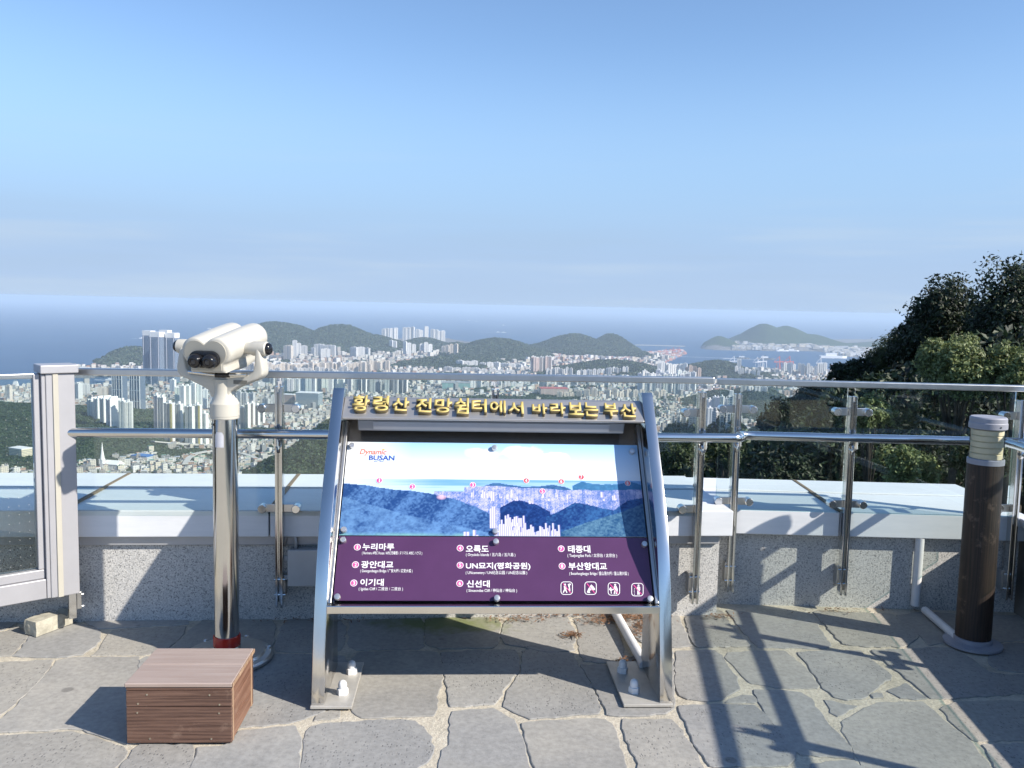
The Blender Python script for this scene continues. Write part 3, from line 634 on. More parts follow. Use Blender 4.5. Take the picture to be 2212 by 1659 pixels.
# ------------------------------------------------------------------ glass railings
def clamp_arm(mb, c, d, n, L):
    mb.bar(c, c + d * L, 0.008, 0.042, m=0)
def railing(name, fr, s_posts, s0, s1, label, tpost=-0.075, zt=1.275, zp=0.985, ztop_post=1.20, zlo=0.10, end_post=None, pipe_pts=None, glass_t=0.025, wall=0.0, end_clamps=(True, True), zg=0.565):
    root = empty(name, fr.p(s0, tpost, 0)); o0 = fr.p(s0, tpost, 0)
    P = lambda s, t, z: fr.p(s, t, z) - o0
    d3 = Vector((fr.d.x, fr.d.y, 0)); n3 = Vector((fr.n.x, fr.n.y, 0))
    mb = MB(); mb.bar(P(s0, tpost + glass_t, zt), P(s1, tpost + glass_t, zt), 0.048, 0.034); mb.build('top_rail', M['steel_brushed'], root, bevel=0.005)
    for s in s_posts:
        b = MB()
        for k in (-1, 1): b.bar(P(s + 0.0125 * k, tpost, zlo), P(s + 0.0125 * k, tpost, ztop_post), 0.011, 0.05, upv=n3)
        b.bar(P(s, tpost + 0.012, zlo + 0.02), P(s, tpost + 0.012, ztop_post - 0.03), 0.014, 0.012, upv=n3)
        post = b.build('post', M['steel'], root, bevel=0.0015, seg=1)
        # foot bracket on the wall
        q = MB(); q.bar(P(s, tpost + 0.02, zlo + 0.10), P(s, wall - 0.002, zlo + 0.10), 0.05, 0.11); q.build('foot_bracket', M['steel_brushed'], post, bevel=0.003)
        for dz in (0.06, 0.14): MB().tube([P(s - 0.028, tpost, zlo + dz), P(s + 0.028, tpost, zlo + dz)], 0.006, 8).build('bolt', M['bolt_steel'], post, smooth=False)
        for zc in (1.115, 0.607):
            for sg in (-1, 1):
                if (s == s_posts[0] and sg < 0 and not end_clamps[0]) or (s == s_posts[-1] and sg > 0 and not end_clamps[1]): continue
                a = MB(); a.bar(P(s + 0.018 * sg, tpost + 0.008, zc), P(s + 0.085 * sg, tpost + 0.008, zc), 0.007, 0.042); arm = a.build('clamp_arm', M['steel_brushed'], post, bevel=0.003)
                c = P(s + 0.083 * sg, tpost - 0.002, zc)
                MB().tube([c - n3 * 0.020, c - n3 * 0.017, c + n3 * 0.03], [0.019, 0.022, 0.022], 16).build('clamp_button', M['bolt_steel'], arm, auto=0.6)
        # saddle that carries the grab pipe
        sd = MB(); sd.tube([P(s, tpost - 0.02, zp - 0.075), P(s, tpost - 0.06, zp - 0.075), P(s, tpost - 0.085, zp - 0.055), P(s, tpost - 0.085, zp - 0.02)], 0.010, 8)
        sd.tube([P(s - 0.006, tpost - 0.02, zp - 0.075), P(s + 0.006, tpost - 0.02, zp - 0.075)], 0.03, 12)
        sd.build('pipe_saddle', M['steel'], post, auto=0.6)
    edges = [s0] + list(s_posts) + [s1]
    if abs(edges[0] - edges[1]) < 0.05: edges.pop(0)
    if abs(edges[-1] - edges[-2]) < 0.05: edges.pop(-1)
    for a, b_ in zip(edges[:-1], edges[1:]):
        if b_ - a < 0.1: continue
        g = MB(); t0, t1 = tpost + glass_t - 0.006, tpost + glass_t + 0.006
        vs = [P(a + 0.02, t0, zg), P(b_ - 0.02, t0, zg), P(b_ - 0.02, t1, zg), P(a + 0.02, t1, zg)]; vs += [v + Vector((0, 0, zt - 0.012 - zg)) for v in vs]
        g.add(vs, [(0, 1, 5, 4), (2, 3, 7, 6)], 0); g.add(vs, [(1, 2, 6, 5), (3, 0, 4, 7), (3, 2, 1, 0), (4, 5, 6, 7)], 1)
        g.build('glass_pane', [M['glass'], M['glass_edge']], root)
    pp = pipe_pts(P) if pipe_pts else [P(s0, tpost - 0.085, zp), P(s1, tpost - 0.085, zp)]
    MB().tube(pp, 0.0235, 20).build('grab_pipe', M['steel'], root, auto=0.7)
    tag(root, label, 'railing'); return root
# picture columns of the posts, turned into distances along the wall
def s_of(fr, X): return (X - fr.o.x) / fr.d.x
railing('glass_railing', WL, [s_of(WL, -1.164), s_of(WL, -0.09), s_of(WL, 0.982)], s_of(WL, -2.20), s_of(WL, 1.045),
        'long steel and glass railing on the parapet behind the sign and binoculars', zt=1.283, zp=0.998, ztop_post=1.225, end_clamps=(True, False),
        pipe_pts=lambda P: [P(s_of(WL, -2.19), -0.16, 0.998), P(s_of(WL, 1.13), -0.16, 0.998), P(s_of(WL, 1.155), -0.155, 0.998), P(s_of(WL, 1.185), -0.12, 0.996), P(s_of(WL, 1.20), -0.04, 0.99), P(s_of(WL, 1.215), 0.0, 0.988), P(s_of(WL, 1.25), 0.015, 0.986), P(s_of(WL, 1.30), 0.014, 0.985)])
railing('glass_railing', WR, [-0.02, 0.598, 1.50], -0.13, 1.56, 'short steel and glass railing set back between the sign and the bollard lamp', zt=1.262, zp=0.985, ztop_post=1.20, zg=0.555,
        pipe_pts=lambda P: [P(0.05, -0.16, 0.985), P(1.40, -0.16, 0.985), P(1.46, -0.165, 0.985), P(1.50, -0.20, 0.985), P(1.50, -0.28, 0.985)], end_clamps=(True, False))
railing('glass_railing', WS, [-1.108 - 1.1 * k for k in range(7, -1, -1)], -9.0, -0.15, 'steel and glass railing on the dark side parapet, leaving the picture on the right', zt=1.28, zp=0.985, ztop_post=1.21, tpost=-0.045, zlo=0.10, wall=0.03, zg=0.565,
        pipe_pts=lambda P: [P(-9.0, -0.15, 0.985), P(-0.30, -0.15, 0.985), P(-0.22, -0.16, 0.985)])

# ------------------------------------------------------------------ aluminium window frame on the left
fo = Vector((-2.17, 4.075, 0)); fd = Vector((-0.77, -0.64, 0)).normalized(); fn = Vector((fd.y, -fd.x, 0))
fn = fn if fn.y < 0 else -fn
root = empty('window_frame_screen', fo)
Mf = Matrix(((fd.x, -fn.x, 0, 0), (fd.y, -fn.y, 0, 0), (0, 0, 1, 0), (0, 0, 0, 1)))
MB().box((-0.06, -0.055, 0.205), (0.065, 0.075, 1.285), M=Mf).build('corner_post', M['aluminium'], root, bevel=0.004)
MB().box((0.012, -0.0615, 0.205), (0.036, -0.054, 1.283), M=Mf).build('post_channel', M['cream_dark'], root, bevel=0.002)
MB().box((0.0655, -0.05, 0.206), (0.082, 0.06, 1.282), M=Mf).build('post_trim', M['aluminium'], root, bevel=0.003)
MB().box((-0.075, -0.07, 1.286), (0.088, 0.085, 1.325), M=Mf).build('post_cap', M['aluminium'], root, bevel=0.004)
MB().box((0.083, -0.045, 0.205), (1.5, 0.045, 0.30), M=Mf).build('bottom_rail', M['aluminium'], root, bevel=0.004)
MB().box((0.083, -0.03, 0.301), (1.5, 0.03, 0.345), M=Mf).build('glazing_bead', M['aluminium'], root, bevel=0.004)
MB().box((0.083, -0.03, 0.346), (0.112, 0.03, 1.282), M=Mf).build('glazing_bead', M['aluminium'], root, bevel=0.004)
MB().box((0.083, -0.022, 1.262), (1.5, 0.022, 1.285), M=Mf).build('top_rail', M['steel_brushed'], root, bevel=0.003)
g = MB(); g.box((0.114, -0.005, 0.347), (1.5, 0.005, 1.26), M=Mf); pane = g.build('glass_pane', M['glass'], root)
dots = MB()
for i in range(34):
    for j in range(22):
        x, z = 0.14 + i * 0.042, 0.375 + j * 0.041
        if x > 1.48 or z > 1.10: continue
        dots.add([Mf @ Vector((x + 0.0015 * math.cos(a), -0.0066, z + 0.0015 * math.sin(a))) for a in (0, 1.05, 2.09, 3.14, 4.19, 5.24)], [(0, 1, 2, 3, 4, 5)])
o = dots.build('dot_print', M['grey_plastic'], pane); tag(o, 'grid of tiny white dots printed on the glass', kind='stuff')
MB().box((-0.05, -0.03, 0.075), (-0.015, -0.005, 0.204), M=Mf).build('foot_bar', M['steel'], root, bevel=0.002)
MB().box((-0.075, -0.02, 0.115), (-0.052, 0.10, 0.20), M=Mf).build('foot_bracket', M['steel_brushed'], root, bevel=0.002)
for zz in (0.125, 0.185): MB().tube([Mf @ Vector((-0.052, -0.012, zz)), Mf @ Vector((-0.085, -0.012, zz))], 0.006, 8).build('bolt', M['bolt_steel'], root)
tag(root, 'aluminium framed glass screen with corner post, printed with tiny dots', 'window frame')

# ------------------------------------------------------------------ step box
def step_box():
    a = onz(274, 1612); b = onz(500, 1612); ang = math.radians(3.0)
    root = empty('wooden_step_box', (a.x, a.y, 0.011), ang); W, D, Hh = 0.382, 0.318, 0.231
    def plank(name, p, q, m, bev=0.002): return MB().box(p, q).build(name, M[m], root, bevel=bev, seg=1)
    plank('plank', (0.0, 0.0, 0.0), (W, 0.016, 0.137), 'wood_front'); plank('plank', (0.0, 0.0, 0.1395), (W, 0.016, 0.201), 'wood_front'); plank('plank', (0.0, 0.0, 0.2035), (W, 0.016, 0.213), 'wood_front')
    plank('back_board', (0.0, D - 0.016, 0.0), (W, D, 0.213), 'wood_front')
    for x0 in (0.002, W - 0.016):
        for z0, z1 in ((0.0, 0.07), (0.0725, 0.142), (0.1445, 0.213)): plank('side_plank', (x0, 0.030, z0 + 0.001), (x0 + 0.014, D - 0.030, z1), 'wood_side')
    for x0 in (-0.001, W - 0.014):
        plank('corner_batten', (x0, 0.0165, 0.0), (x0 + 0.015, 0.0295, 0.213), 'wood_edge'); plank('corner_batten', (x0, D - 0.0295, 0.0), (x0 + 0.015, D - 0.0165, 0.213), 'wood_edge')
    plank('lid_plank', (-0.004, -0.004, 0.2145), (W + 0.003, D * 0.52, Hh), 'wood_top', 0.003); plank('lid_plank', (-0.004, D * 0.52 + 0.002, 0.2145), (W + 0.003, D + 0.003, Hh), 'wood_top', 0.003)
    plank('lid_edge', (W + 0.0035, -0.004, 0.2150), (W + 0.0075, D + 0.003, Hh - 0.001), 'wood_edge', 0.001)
    for (zx, zz) in ((0.076, 0.187), (0.043, 0.152), (0.04, 0.118), (0.084, 0.018), (0.302, 0.185), (0.338, 0.148), (0.336, 0.115), (0.307, 0.016)):
        MB().tube([(zx, 0.003, zz), (zx, -0.0015, zz)], 0.0042, 10).build('screw', M['sealant'], root)
        MB().tube([(zx + 0.001, -0.0012, zz), (zx + 0.001, -0.002, zz)], 0.0022, 8).build('screw', M['bolt_steel'], root)
    tag(root, 'low brown wooden step box standing before the binocular post', 'step box')
step_box()

# ------------------------------------------------------------------ coin binoculars
def binoculars():
    root = empty('viewing_binoculars', (-1.281, 3.80, 0.012))
    MB().lathe([(0.205, 0.0), (0.205, 0.012), (0.195, 0.020), (0.172, 0.024), (0.165, 0.034), (0.10, 0.040), (0.066, 0.045)], n=48).build('base_plate', M['steel_brushed'], root, auto=0.5)
    for k in range(6):
        a = k * math.pi / 3 + 0.35; MB().lathe([(0.011, 0.0), (0.011, 0.012), (0.004, 0.016)], c=(0.184 * math.cos(a), 0.184 * math.sin(a), 0.021), n=6).build('bolt', M['bolt_steel'], root)
    MB().lathe([(0.061, 0.0451), (0.061, 0.062)], n=40).build('foot_ring', M['steel'], root, auto=0.5)
    MB().lathe([(0.0585, 0.0621), (0.0605, 0.066), (0.0605, 0.106), (0.0585, 0.110)], n=40).build('red_band', M['red_band'], root, auto=0.5)
    MB().lathe([(0.0545, 0.110), (0.0545, 1.112)], n=56).build('pole', M['steel'], root, auto=0.5)
    st = MB()
    for i in range(7):
        a0 = math.radians(-121 + i * 7.2)
        st.v += [(0.0551 * math.cos(a0), 0.0551 * math.sin(a0), 0.985), (0.0551 * math.cos(a0), 0.0551 * math.sin(a0), 1.052 - (0.014 if i in (0, 6) else 0))]
    st.v = [(x, y, z) for x, y, z in st.v]; st.f = [(2 * i, 2 * i + 2, 2 * i + 3, 2 * i + 1) for i in range(6)]; st.m = [0] * 6
    st.build('sticker', M['paper'], root, smooth=True)
    MB().lathe([(0.006, 0), (0.006, 0.003)], n=10, M=Matrix.Translation((-0.033, -0.0445, 1.085)) @ Matrix.Rotation(math.radians(90), 4, 'X')).build('grub_screw', M['black_plastic'], root)
    col = MB().lathe([(0.060, 1.108), (0.062, 1.112), (0.062, 1.120), (0.0635, 1.122), (0.0635, 1.176), (0.060, 1.182), (0.051, 1.200), (0.046, 1.225), (0.046, 1.262), (0.049, 1.285)], n=48)
    col.build('neck', M['cream'], root, auto=0.28)
    YAW = math.radians(-11)
    Rz = Matrix.Translation((-0.008, 0, 0)) @ Matrix.Rotation(YAW, 4, 'Z')
    # fork
    half = [(0.0, 1.205), (0.044, 1.205), (0.050, 1.232), (0.085, 1.252), (0.150, 1.278), (0.186, 1.292), (0.206, 1.312), (0.208, 1.335), (0.198, 1.392), (0.192, 1.43), (0.172, 1.43), (0.168, 1.36), (0.160, 1.325), (0.138, 1.308), (0.0, 1.302)]
    poly = half + [(-x, z) for x, z in reversed(half[1:-1])]
    Mx = Rz @ Matrix(((1, 0, 0, 0), (0, 0, 1, 0), (0, 1, 0, 0), (0, 0, 0, 1)))
    MB().prism(poly, -0.032, 0.032, M=Mx).build('fork', M['cream'], root, bevel=0.009, seg=3, auto=0.7)
    PV = 1.425
    for sg in (-1, 1):
        T = Rz @ Matrix.Translation((0, 0, PV)) @ Matrix.Rotation(math.radians(90) * sg, 4, 'Y')
        MB().lathe([(0.026, 0.10), (0.026, 0.135), (0.032, 0.150), (0.032, 0.212), (0.028, 0.216)], n=28, M=T).build('pivot_boss', M['cream'], root, auto=0.6)
        MB().lathe([(0.027, 0.2165), (0.027, 0.222), (0.022, 0.231), (0.008, 0.236)], n=24, M=T).build('pivot_knob', M['black_plastic'], root, auto=0.8)
    T = Rz
    MB().tube([T @ Vector((-0.14, -0.042, 1.315)), T @ Vector((0.0, -0.05, 1.306)), T @ Vector((0.14, -0.045, 1.312))], 0.0085, 12).build('handle_bar', M['steel'], root, auto=0.6)
    MB().tube([T @ Vector((-0.005, -0.05, 1.306)), T @ Vector((0.06, -0.049, 1.308))], 0.0115, 14).build('handle_grip', M['black_plastic'], root, auto=0.6)
    MB().box((0.07, -0.0335, 1.268), (0.135, -0.0325, 1.285), M=T).build('maker_plate', M['label_grey'], root)
    # body: lofted twin-barrel outline
    TILT = math.radians(10.0)
    B = Rz @ Matrix.Translation((0, 0, PV)) @ Matrix.Rotation(TILT, 4, 'X')
    def outline(sc, skirt, n=72):
        pts = []
        for i in range(n):
            a = 2 * math.pi * i / n; dx, dz = math.cos(a), math.sin(a); r = 0.02
            for _ in range(60):
                x, z = dx * r, dz * r
                c1 = math.hypot(x - 0.060, z - 0.012) - 0.070; c2 = math.hypot(x + 0.060, z - 0.012) - 0.070
                k = 0.018; h = max(k - abs(c1 - c2), 0) / k; sd = min(c1, c2) - h * h * k * 0.25
                bx = max(abs(x) - 0.092, abs(z + 0.045) - (0.048 + skirt) ); 
                sd2 = min(sd, bx)
                if sd2 > 0: break
                r += max(-sd2 * 0.5, 0.0012)
            pts.append((dx * r * sc, dz * r * sc))
        return pts
    secs = [(y_ * 0.90, s_ * 0.92, k_) for y_, s_, k_ in [(-0.155, 0.86, 0.0), (-0.150, 0.93, 0.0), (-0.143, 0.955, 0.0), (-0.10, 0.965, 0.0), (-0.02, 0.985, 0.010), (0.06, 1.0, 0.012), (0.14, 1.0, 0.004), (0.205, 0.99, 0.0), (0.222, 0.965, 0.0), (0.228, 0.90, 0.0)]]
    mb = MB(); N = 72
    for (y, sc, sk) in secs:
        for (x, z) in outline(sc, sk): mb.v.append(tuple(B @ Vector((x, y, z))))
    for i in range(len(secs) - 1):
        for j in range(N):
            a = i * N + j; b = i * N + (j + 1) % N; mb.f.append((a, b, b + N, a + N)); mb.m.append(0)
    mb.f.append(tuple(reversed(range(N)))); mb.m.append(0); e = (len(secs) - 1) * N; mb.f.append(tuple(range(e, e + N))); mb.m.append(0)
    body = mb.build('body', M['cream'], root, auto=0.9)
    fp = MB(); o1 = outline(0.74, 0.0)
    fp.prism(o1, 0.0, 0.004, M=B @ Matrix.Translation((0, -0.1398, 0)) @ Matrix(((1, 0, 0, 0), (0, 0, -1, 0), (0, 1, 0, 0), (0, 0, 0, 1))))
    fp.build('face_plate', M['cream_plate'], body, auto=0.5)
    def stadium(w, h, n=12):
        p = []
        for i in range(n + 1): a = -math.pi / 2 + math.pi * i / n; p.append((w + h * math.cos(a), h * math.sin(a)))
        for i in range(n + 1): a = math.pi / 2 + math.pi * i / n; p.append((-w + h * math.cos(a), h * math.sin(a)))
        return p
    Bf = B @ Matrix.Translation((0, -0.1440, -0.018)) @ Matrix(((1, 0, 0, 0), (0, 0, -1, 0), (0, 1, 0, 0), (0, 0, 0, 1)))
    ep = MB().prism(stadium(0.034, 0.037), 0.0, 0.016, M=Bf).build('eyepiece_plate', M['black_plastic'], body, bevel=0.004, auto=0.6)
    for sg in (-1, 1):
        Bc = Bf @ Matrix.Translation((0.033 * sg, -0.004, 0))
        MB().lathe([(0.032, 0.0165), (0.031, 0.030), (0.027, 0.044), (0.022, 0.049), (0.014, 0.049), (0.012, 0.045)], n=28, M=Bc).build('eyecup', M['black_plastic'], ep, auto=0.9)
        MB().lathe([(0.0115, 0.0462), (0.004, 0.0475)], n=18, M=Bc).build('lens', M['lens'], ep, auto=0.9)
    for sg in (-1, 1):
        Bo = B @ Matrix.Translation((0.053 * sg, 0.2056, 0.010)) @ Matrix.Rotation(math.radians(-90), 4, 'X')
        MB().lathe([(0.046, 0.0), (0.046, 0.004)], n=28, M=Bo).build('objective_lens', M['lens'], body, auto=0.5)
    tag(root, 'cream coin operated binoculars on a polished steel post with red band', 'binoculars')
binoculars()

# ------------------------------------------------------------------ bollard lamp
def bollard():
    root = empty('bollard_lamp', (2.336, 4.163, 0.011))
    MB().lathe([(0.135, 0.0), (0.135, 0.012), (0.10, 0.018)], n=40).build('base_plate', M['lamp_grey'], root, auto=0.5)
    MB().lathe([(0.088, 0.018), (0.088, 0.035), (0.082, 0.038)], n=40).build('foot_ring', M['lamp_grey'], root, auto=0.5)
    MB().lathe([(0.0815, 0.0385), (0.0815, 0.915)], n=48).build('wooden_shaft', M['bollard_wood'], root, auto=0.5)
    MB().lathe([(0.0835, 0.9155), (0.0835, 0.940), (0.078, 0.943)], n=48).build('lower_ring', M['lamp_grey'], root, auto=0.5)
    for k in range(5):
        z = 0.944 + k * 0.0292
        MB().lathe([(0.072, z), (0.072, z + 0.022), (0.062, z + 0.029)] if k < 5 else [], n=40).build('louvre', M['lamp_cream'], root, auto=0.5)
    MB().lathe([(0.035, 0.9435), (0.035, 1.09)], n=24).build('lamp_core', M['lamp_cream'], root, auto=0.5)
    t = MB(); n = 48
    for z in (0.9432, 1.095):
        for j in range(n): a = 2 * math.pi * j / n; t.v.append((0.077 * math.cos(a), 0.077 * math.sin(a), z))
    t.f = [(j, (j + 1) % n, n + (j + 1) % n, n + j) for j in range(n)]; t.m = [0] * n
    t.build('lens_tube', M['lamp_glass'], root, smooth=True)
    MB().lathe([(0.079, 1.088), (0.086, 1.092), (0.086, 1.118), (0.083, 1.122), (0.083, 1.142), (0.078, 1.148)], n=48).build('cap', M['lamp_grey'], root, auto=0.5)
    for (a, z) in ((-80, 1.105), (-62, 0.95)): MB().lathe([(0.005, 0.0), (0.004, 0.004)], n=8, M=Matrix.Translation((0.0845 * math.cos(math.radians(a)), 0.0845 * math.sin(math.radians(a)), z)) @ Matrix.Rotation(math.radians(90), 4, 'X')).build('screw', M['bolt_steel'], root)
    tag(root, 'dark wood bollard lamp with grey cap and cream louvred head', 'lamp')
bollard()

# ------------------------------------------------------------------ pipes, junction box, brick, litter
r_ = empty('downpipe', WR.p(s_of(WR, 2.272), -0.03, 0.0)); k0 = r_.location
MB().tube([WR.p(s_of(WR, 2.275), -0.034, 0.418) - k0, WR.p(s_of(WR, 2.272), -0.034, 0.035) - k0], 0.024, 16).build('upright_pipe', M['white_pipe'], r_, auto=0.6)
MB().tube([onz(1998, 1318, 0.030) - k0, onz(2068, 1378, 0.030) - k0], 0.021, 16).build('floor_pipe', M['white_pipe'], r_, auto=0.6)
tag(r_, 'white plastic pipe down the set-back parapet and along the floor to the lamp', 'pipe')
a, b = onz(1326, 1318, 0.032), onz(1392, 1436, 0.032)
r_ = empty('floor_conduit', (a + b) / 2); MB().tube([a - r_.location, b - r_.location], 0.023, 18).build('conduit_tube', M['white_pipe'], r_, auto=0.6)
MB().tube([b - r_.location + (a - b).normalized() * 0.03, b - r_.location - (a - b).normalized() * 0.01], 0.026, 18).build('conduit_sleeve', M['white_pipe'], r_, auto=0.6)
tag(r_, 'white plastic conduit lying on the floor beneath the sign', 'conduit')
c = WL.p(s_of(WL, -1.02), 0, 0.30)
r_ = empty('junction_box', c); Mj = Matrix(((WL.d.x, WL.n.x, 0, 0), (WL.d.y, WL.n.y, 0, 0), (0, 0, 1, 0), (0, 0, 0, 1)))
MB().box((-0.10, -0.075, -0.09), (0.10, -0.004, 0.09), M=Mj).build('box_body', M['grey_plastic'], r_, bevel=0.006)
MB().box((-0.105, -0.088, -0.095), (0.105, -0.0755, 0.095), M=Mj).build('box_lid', M['grey_plastic'], r_, bevel=0.005)
for zz in (-0.05, 0.05): MB().box((-0.125, -0.08, zz - 0.012), (-0.1055, -0.06, zz + 0.012), M=Mj).build('hinge', M['grey_plastic'], r_, bevel=0.003)
MB().tube([Mj @ Vector((-0.07, -0.04, 0.09)), Mj @ Vector((-0.07, -0.04, 0.15)), Mj @ Vector((-0.12, -0.03, 0.155)), Mj @ Vector((-0.13, -0.03, 0.10))], 0.010, 8).build('cable', M['grey_plastic'], r_, smooth=True)
tag(r_, 'grey electrical junction box on the parapet behind the sign', 'electrical box')
# broken brick
simple('brick_grey', (0.42, 0.40, 0.33), 0.9, 0.0, 0.3, 22, 0.8)
p0, p1 = onz(80, 1372, 0.01), onz(110, 1372, 0.01)
bm = bmesh.new(); bmesh.ops.create_cube(bm, size=1.0); bmesh.ops.subdivide_edges(bm, edges=bm.edges, cuts=5, use_grid_fill=True)
for v in bm.verts:
    v.co = Vector((v.co.x * 0.085, v.co.y * 0.20, v.co.z * 0.072)); k = fbm(np.array(v.co.x * 900), np.array(v.co.y * 900 + v.co.z * 700), 60, 3, 1)
    v.co *= 1 + 0.05 * float(k)
    if v.co.y > 0.05 and v.co.z > 0.0: v.co.z -= 0.028 * max(0, 1 - abs(v.co.y - 0.06) / 0.05)
me = bpy.data.meshes.new('broken_brick'); bm.to_mesh(me); bm.free()
o = link_mesh('broken_brick', me, M['brick_grey']); q = onz(106, 1362, 0.0); o.location = (q.x, q.y, 0.046); o.rotation_euler = (0, 0, math.radians(-24))
tag(o, 'broken pale brick on the paving under the aluminium screen', 'brick')
# dry leaf litter along the wall foot
lm = MB(); lr = random.Random(9)
def litter_at(px, py, sx, sy, n):
    for _ in range(n):
        c = onz(px + lr.gauss(0, sx), py + lr.gauss(0, sy), 0.014 + lr.random() * 0.008)
        if c.y > 4.47 + c.x * 0.08: continue
        a = lr.random() * 6.28; L, W_ = lr.uniform(0.006, 0.022), lr.uniform(0.0012, 0.004); d = Vector((math.cos(a), math.sin(a), lr.uniform(-0.25, 0.25))); e = Vector((-d.y, d.x, lr.uniform(-.4, .4)))
        lm.add([c - d * L, c + e * W_, c + d * L, c - e * W_], [(0, 1, 2, 3)])
for args in ((1345, 1330, 34, 5, 420), (1385, 1352, 14, 12, 260), (1235, 1369, 11, 3, 130), (1120, 1335, 40, 4, 120), (1300, 1340, 30, 4, 140), (1350, 1430, 14, 5, 150), (1410, 1450, 8, 14, 160), (1210, 1325, 60, 3, 200), (1560, 1330, 20, 4, 60), (1800, 1316, 60, 3, 90), (700, 1338, 80, 3, 80)): litter_at(*args)
o = lm.build('leaf_litter', M['litter']); tag(o, 'dry brown leaf litter along the foot of the parapet', 'leaf litter', kind='stuff')
for (px, py, sc) in ((1068, 1325, 1.0), (1128, 1324, 0.8)):
    base = onz(px, py, 0.006); r_ = empty('weed', base)
    for k in range(9):
        a = k * 2.4 + px; L = 0.035 * sc * (0.6 + 0.4 * lr.random()); d = Vector((math.cos(a), math.sin(a), 0.5)); e = Vector((-math.sin(a), math.cos(a), 0)) * L * 0.35
        tip = d * L; MB().add([Vector((0, 0, 0)), tip * 0.5 + e + Vector((0, 0, 0.006)), tip, tip * 0.5 - e + Vector((0, 0, 0.006))], [(0, 1, 2, 3)]).build('leaf', M['weed'], r_)
    tag(r_, 'small green weed at the wall foot, ' + ('nearer the moss patch' if px < 1100 else 'nearer the white conduit'), 'weed', 'weeds under the sign')
# ------------------------------------------------------------------ information sign
TEXT = {}
def prepare_text(jobs):
    """all lettering turned into meshes in one go"""
    made = []
    for (body, bold, shear) in jobs:
        c = bpy.data.curves.new('lettering', 'FONT'); c.body = body; c.size = 1.0; c.offset = bold; c.shear = shear; c.resolution_u = 3; c.fill_mode = 'FRONT'
        o = bpy.data.objects.new('lettering', c); COL.objects.link(o); made.append(((body, bold, shear), o))
    dg = bpy.context.evaluated_depsgraph_get()
    for key, o in made: TEXT[key] = bpy.data.meshes.new_from_object(o.evaluated_get(dg))
    for key, o in made: c = o.data; bpy.data.objects.remove(o); bpy.data.curves.remove(c)
ROWS = [("누리마루", (382, 555, 884, 922), "( Nurimaru APEC House / APEC世峰楼 / ヌリマル APEC ハウス )", (380, 708, 926, 949)),
        ("광안대교", (374, 550, 980, 1019), "( Gwangandaegyo Bridge / 广安大桥 / 広安大橋 )", (370, 655, 1023, 1046)),
        ("이기대", (370, 498, 1077, 1116), "( Igidae Cliff / 二妓台 / 二妓台 )", (362, 603, 1121, 1144)),
        ("오륙도", (946, 1070, 895, 934), "( Oryukdo Islands / 五六岛 / 五六島 )", (946, 1216, 935, 958)),
        ("UN묘지(평화공원)", (946, 1298, 988, 1030), "( UNcemetery / UN纪念公园 / UN記念公園 )", (945, 1280, 1033, 1056)),
        ("신선대", (950, 1076, 1085, 1124), "( Sinseondae Cliff / 神仙台 / 神仙台 )", (950, 1225, 1130, 1153)),
        ("태종대", (1503, 1625, 895, 936), "( Taejongdae Park / 太宗台 / 太宗台 )", (1500, 1770, 939, 963)),
        ("부산항대교", (1506, 1715, 988, 1029), "( Busanhangdaegyo Bridge / 釜山港大桥 / 釜山港大橋 )", (1510, 1832, 1037, 1061))]
prepare_text([(r[0], 0.022, 0.0) for r in ROWS] + [(r[2], 0.006, 0.0) for r in ROWS] + [(str(i), 0.02, 0.0) for i in range(1, 9)] + [('Dynamic', 0.022, 0.25), ('BUSAN', 0.02, 0.0)] + [(c, 0.022, 0) for c in "황령산전망쉼터에서바라보는부"])
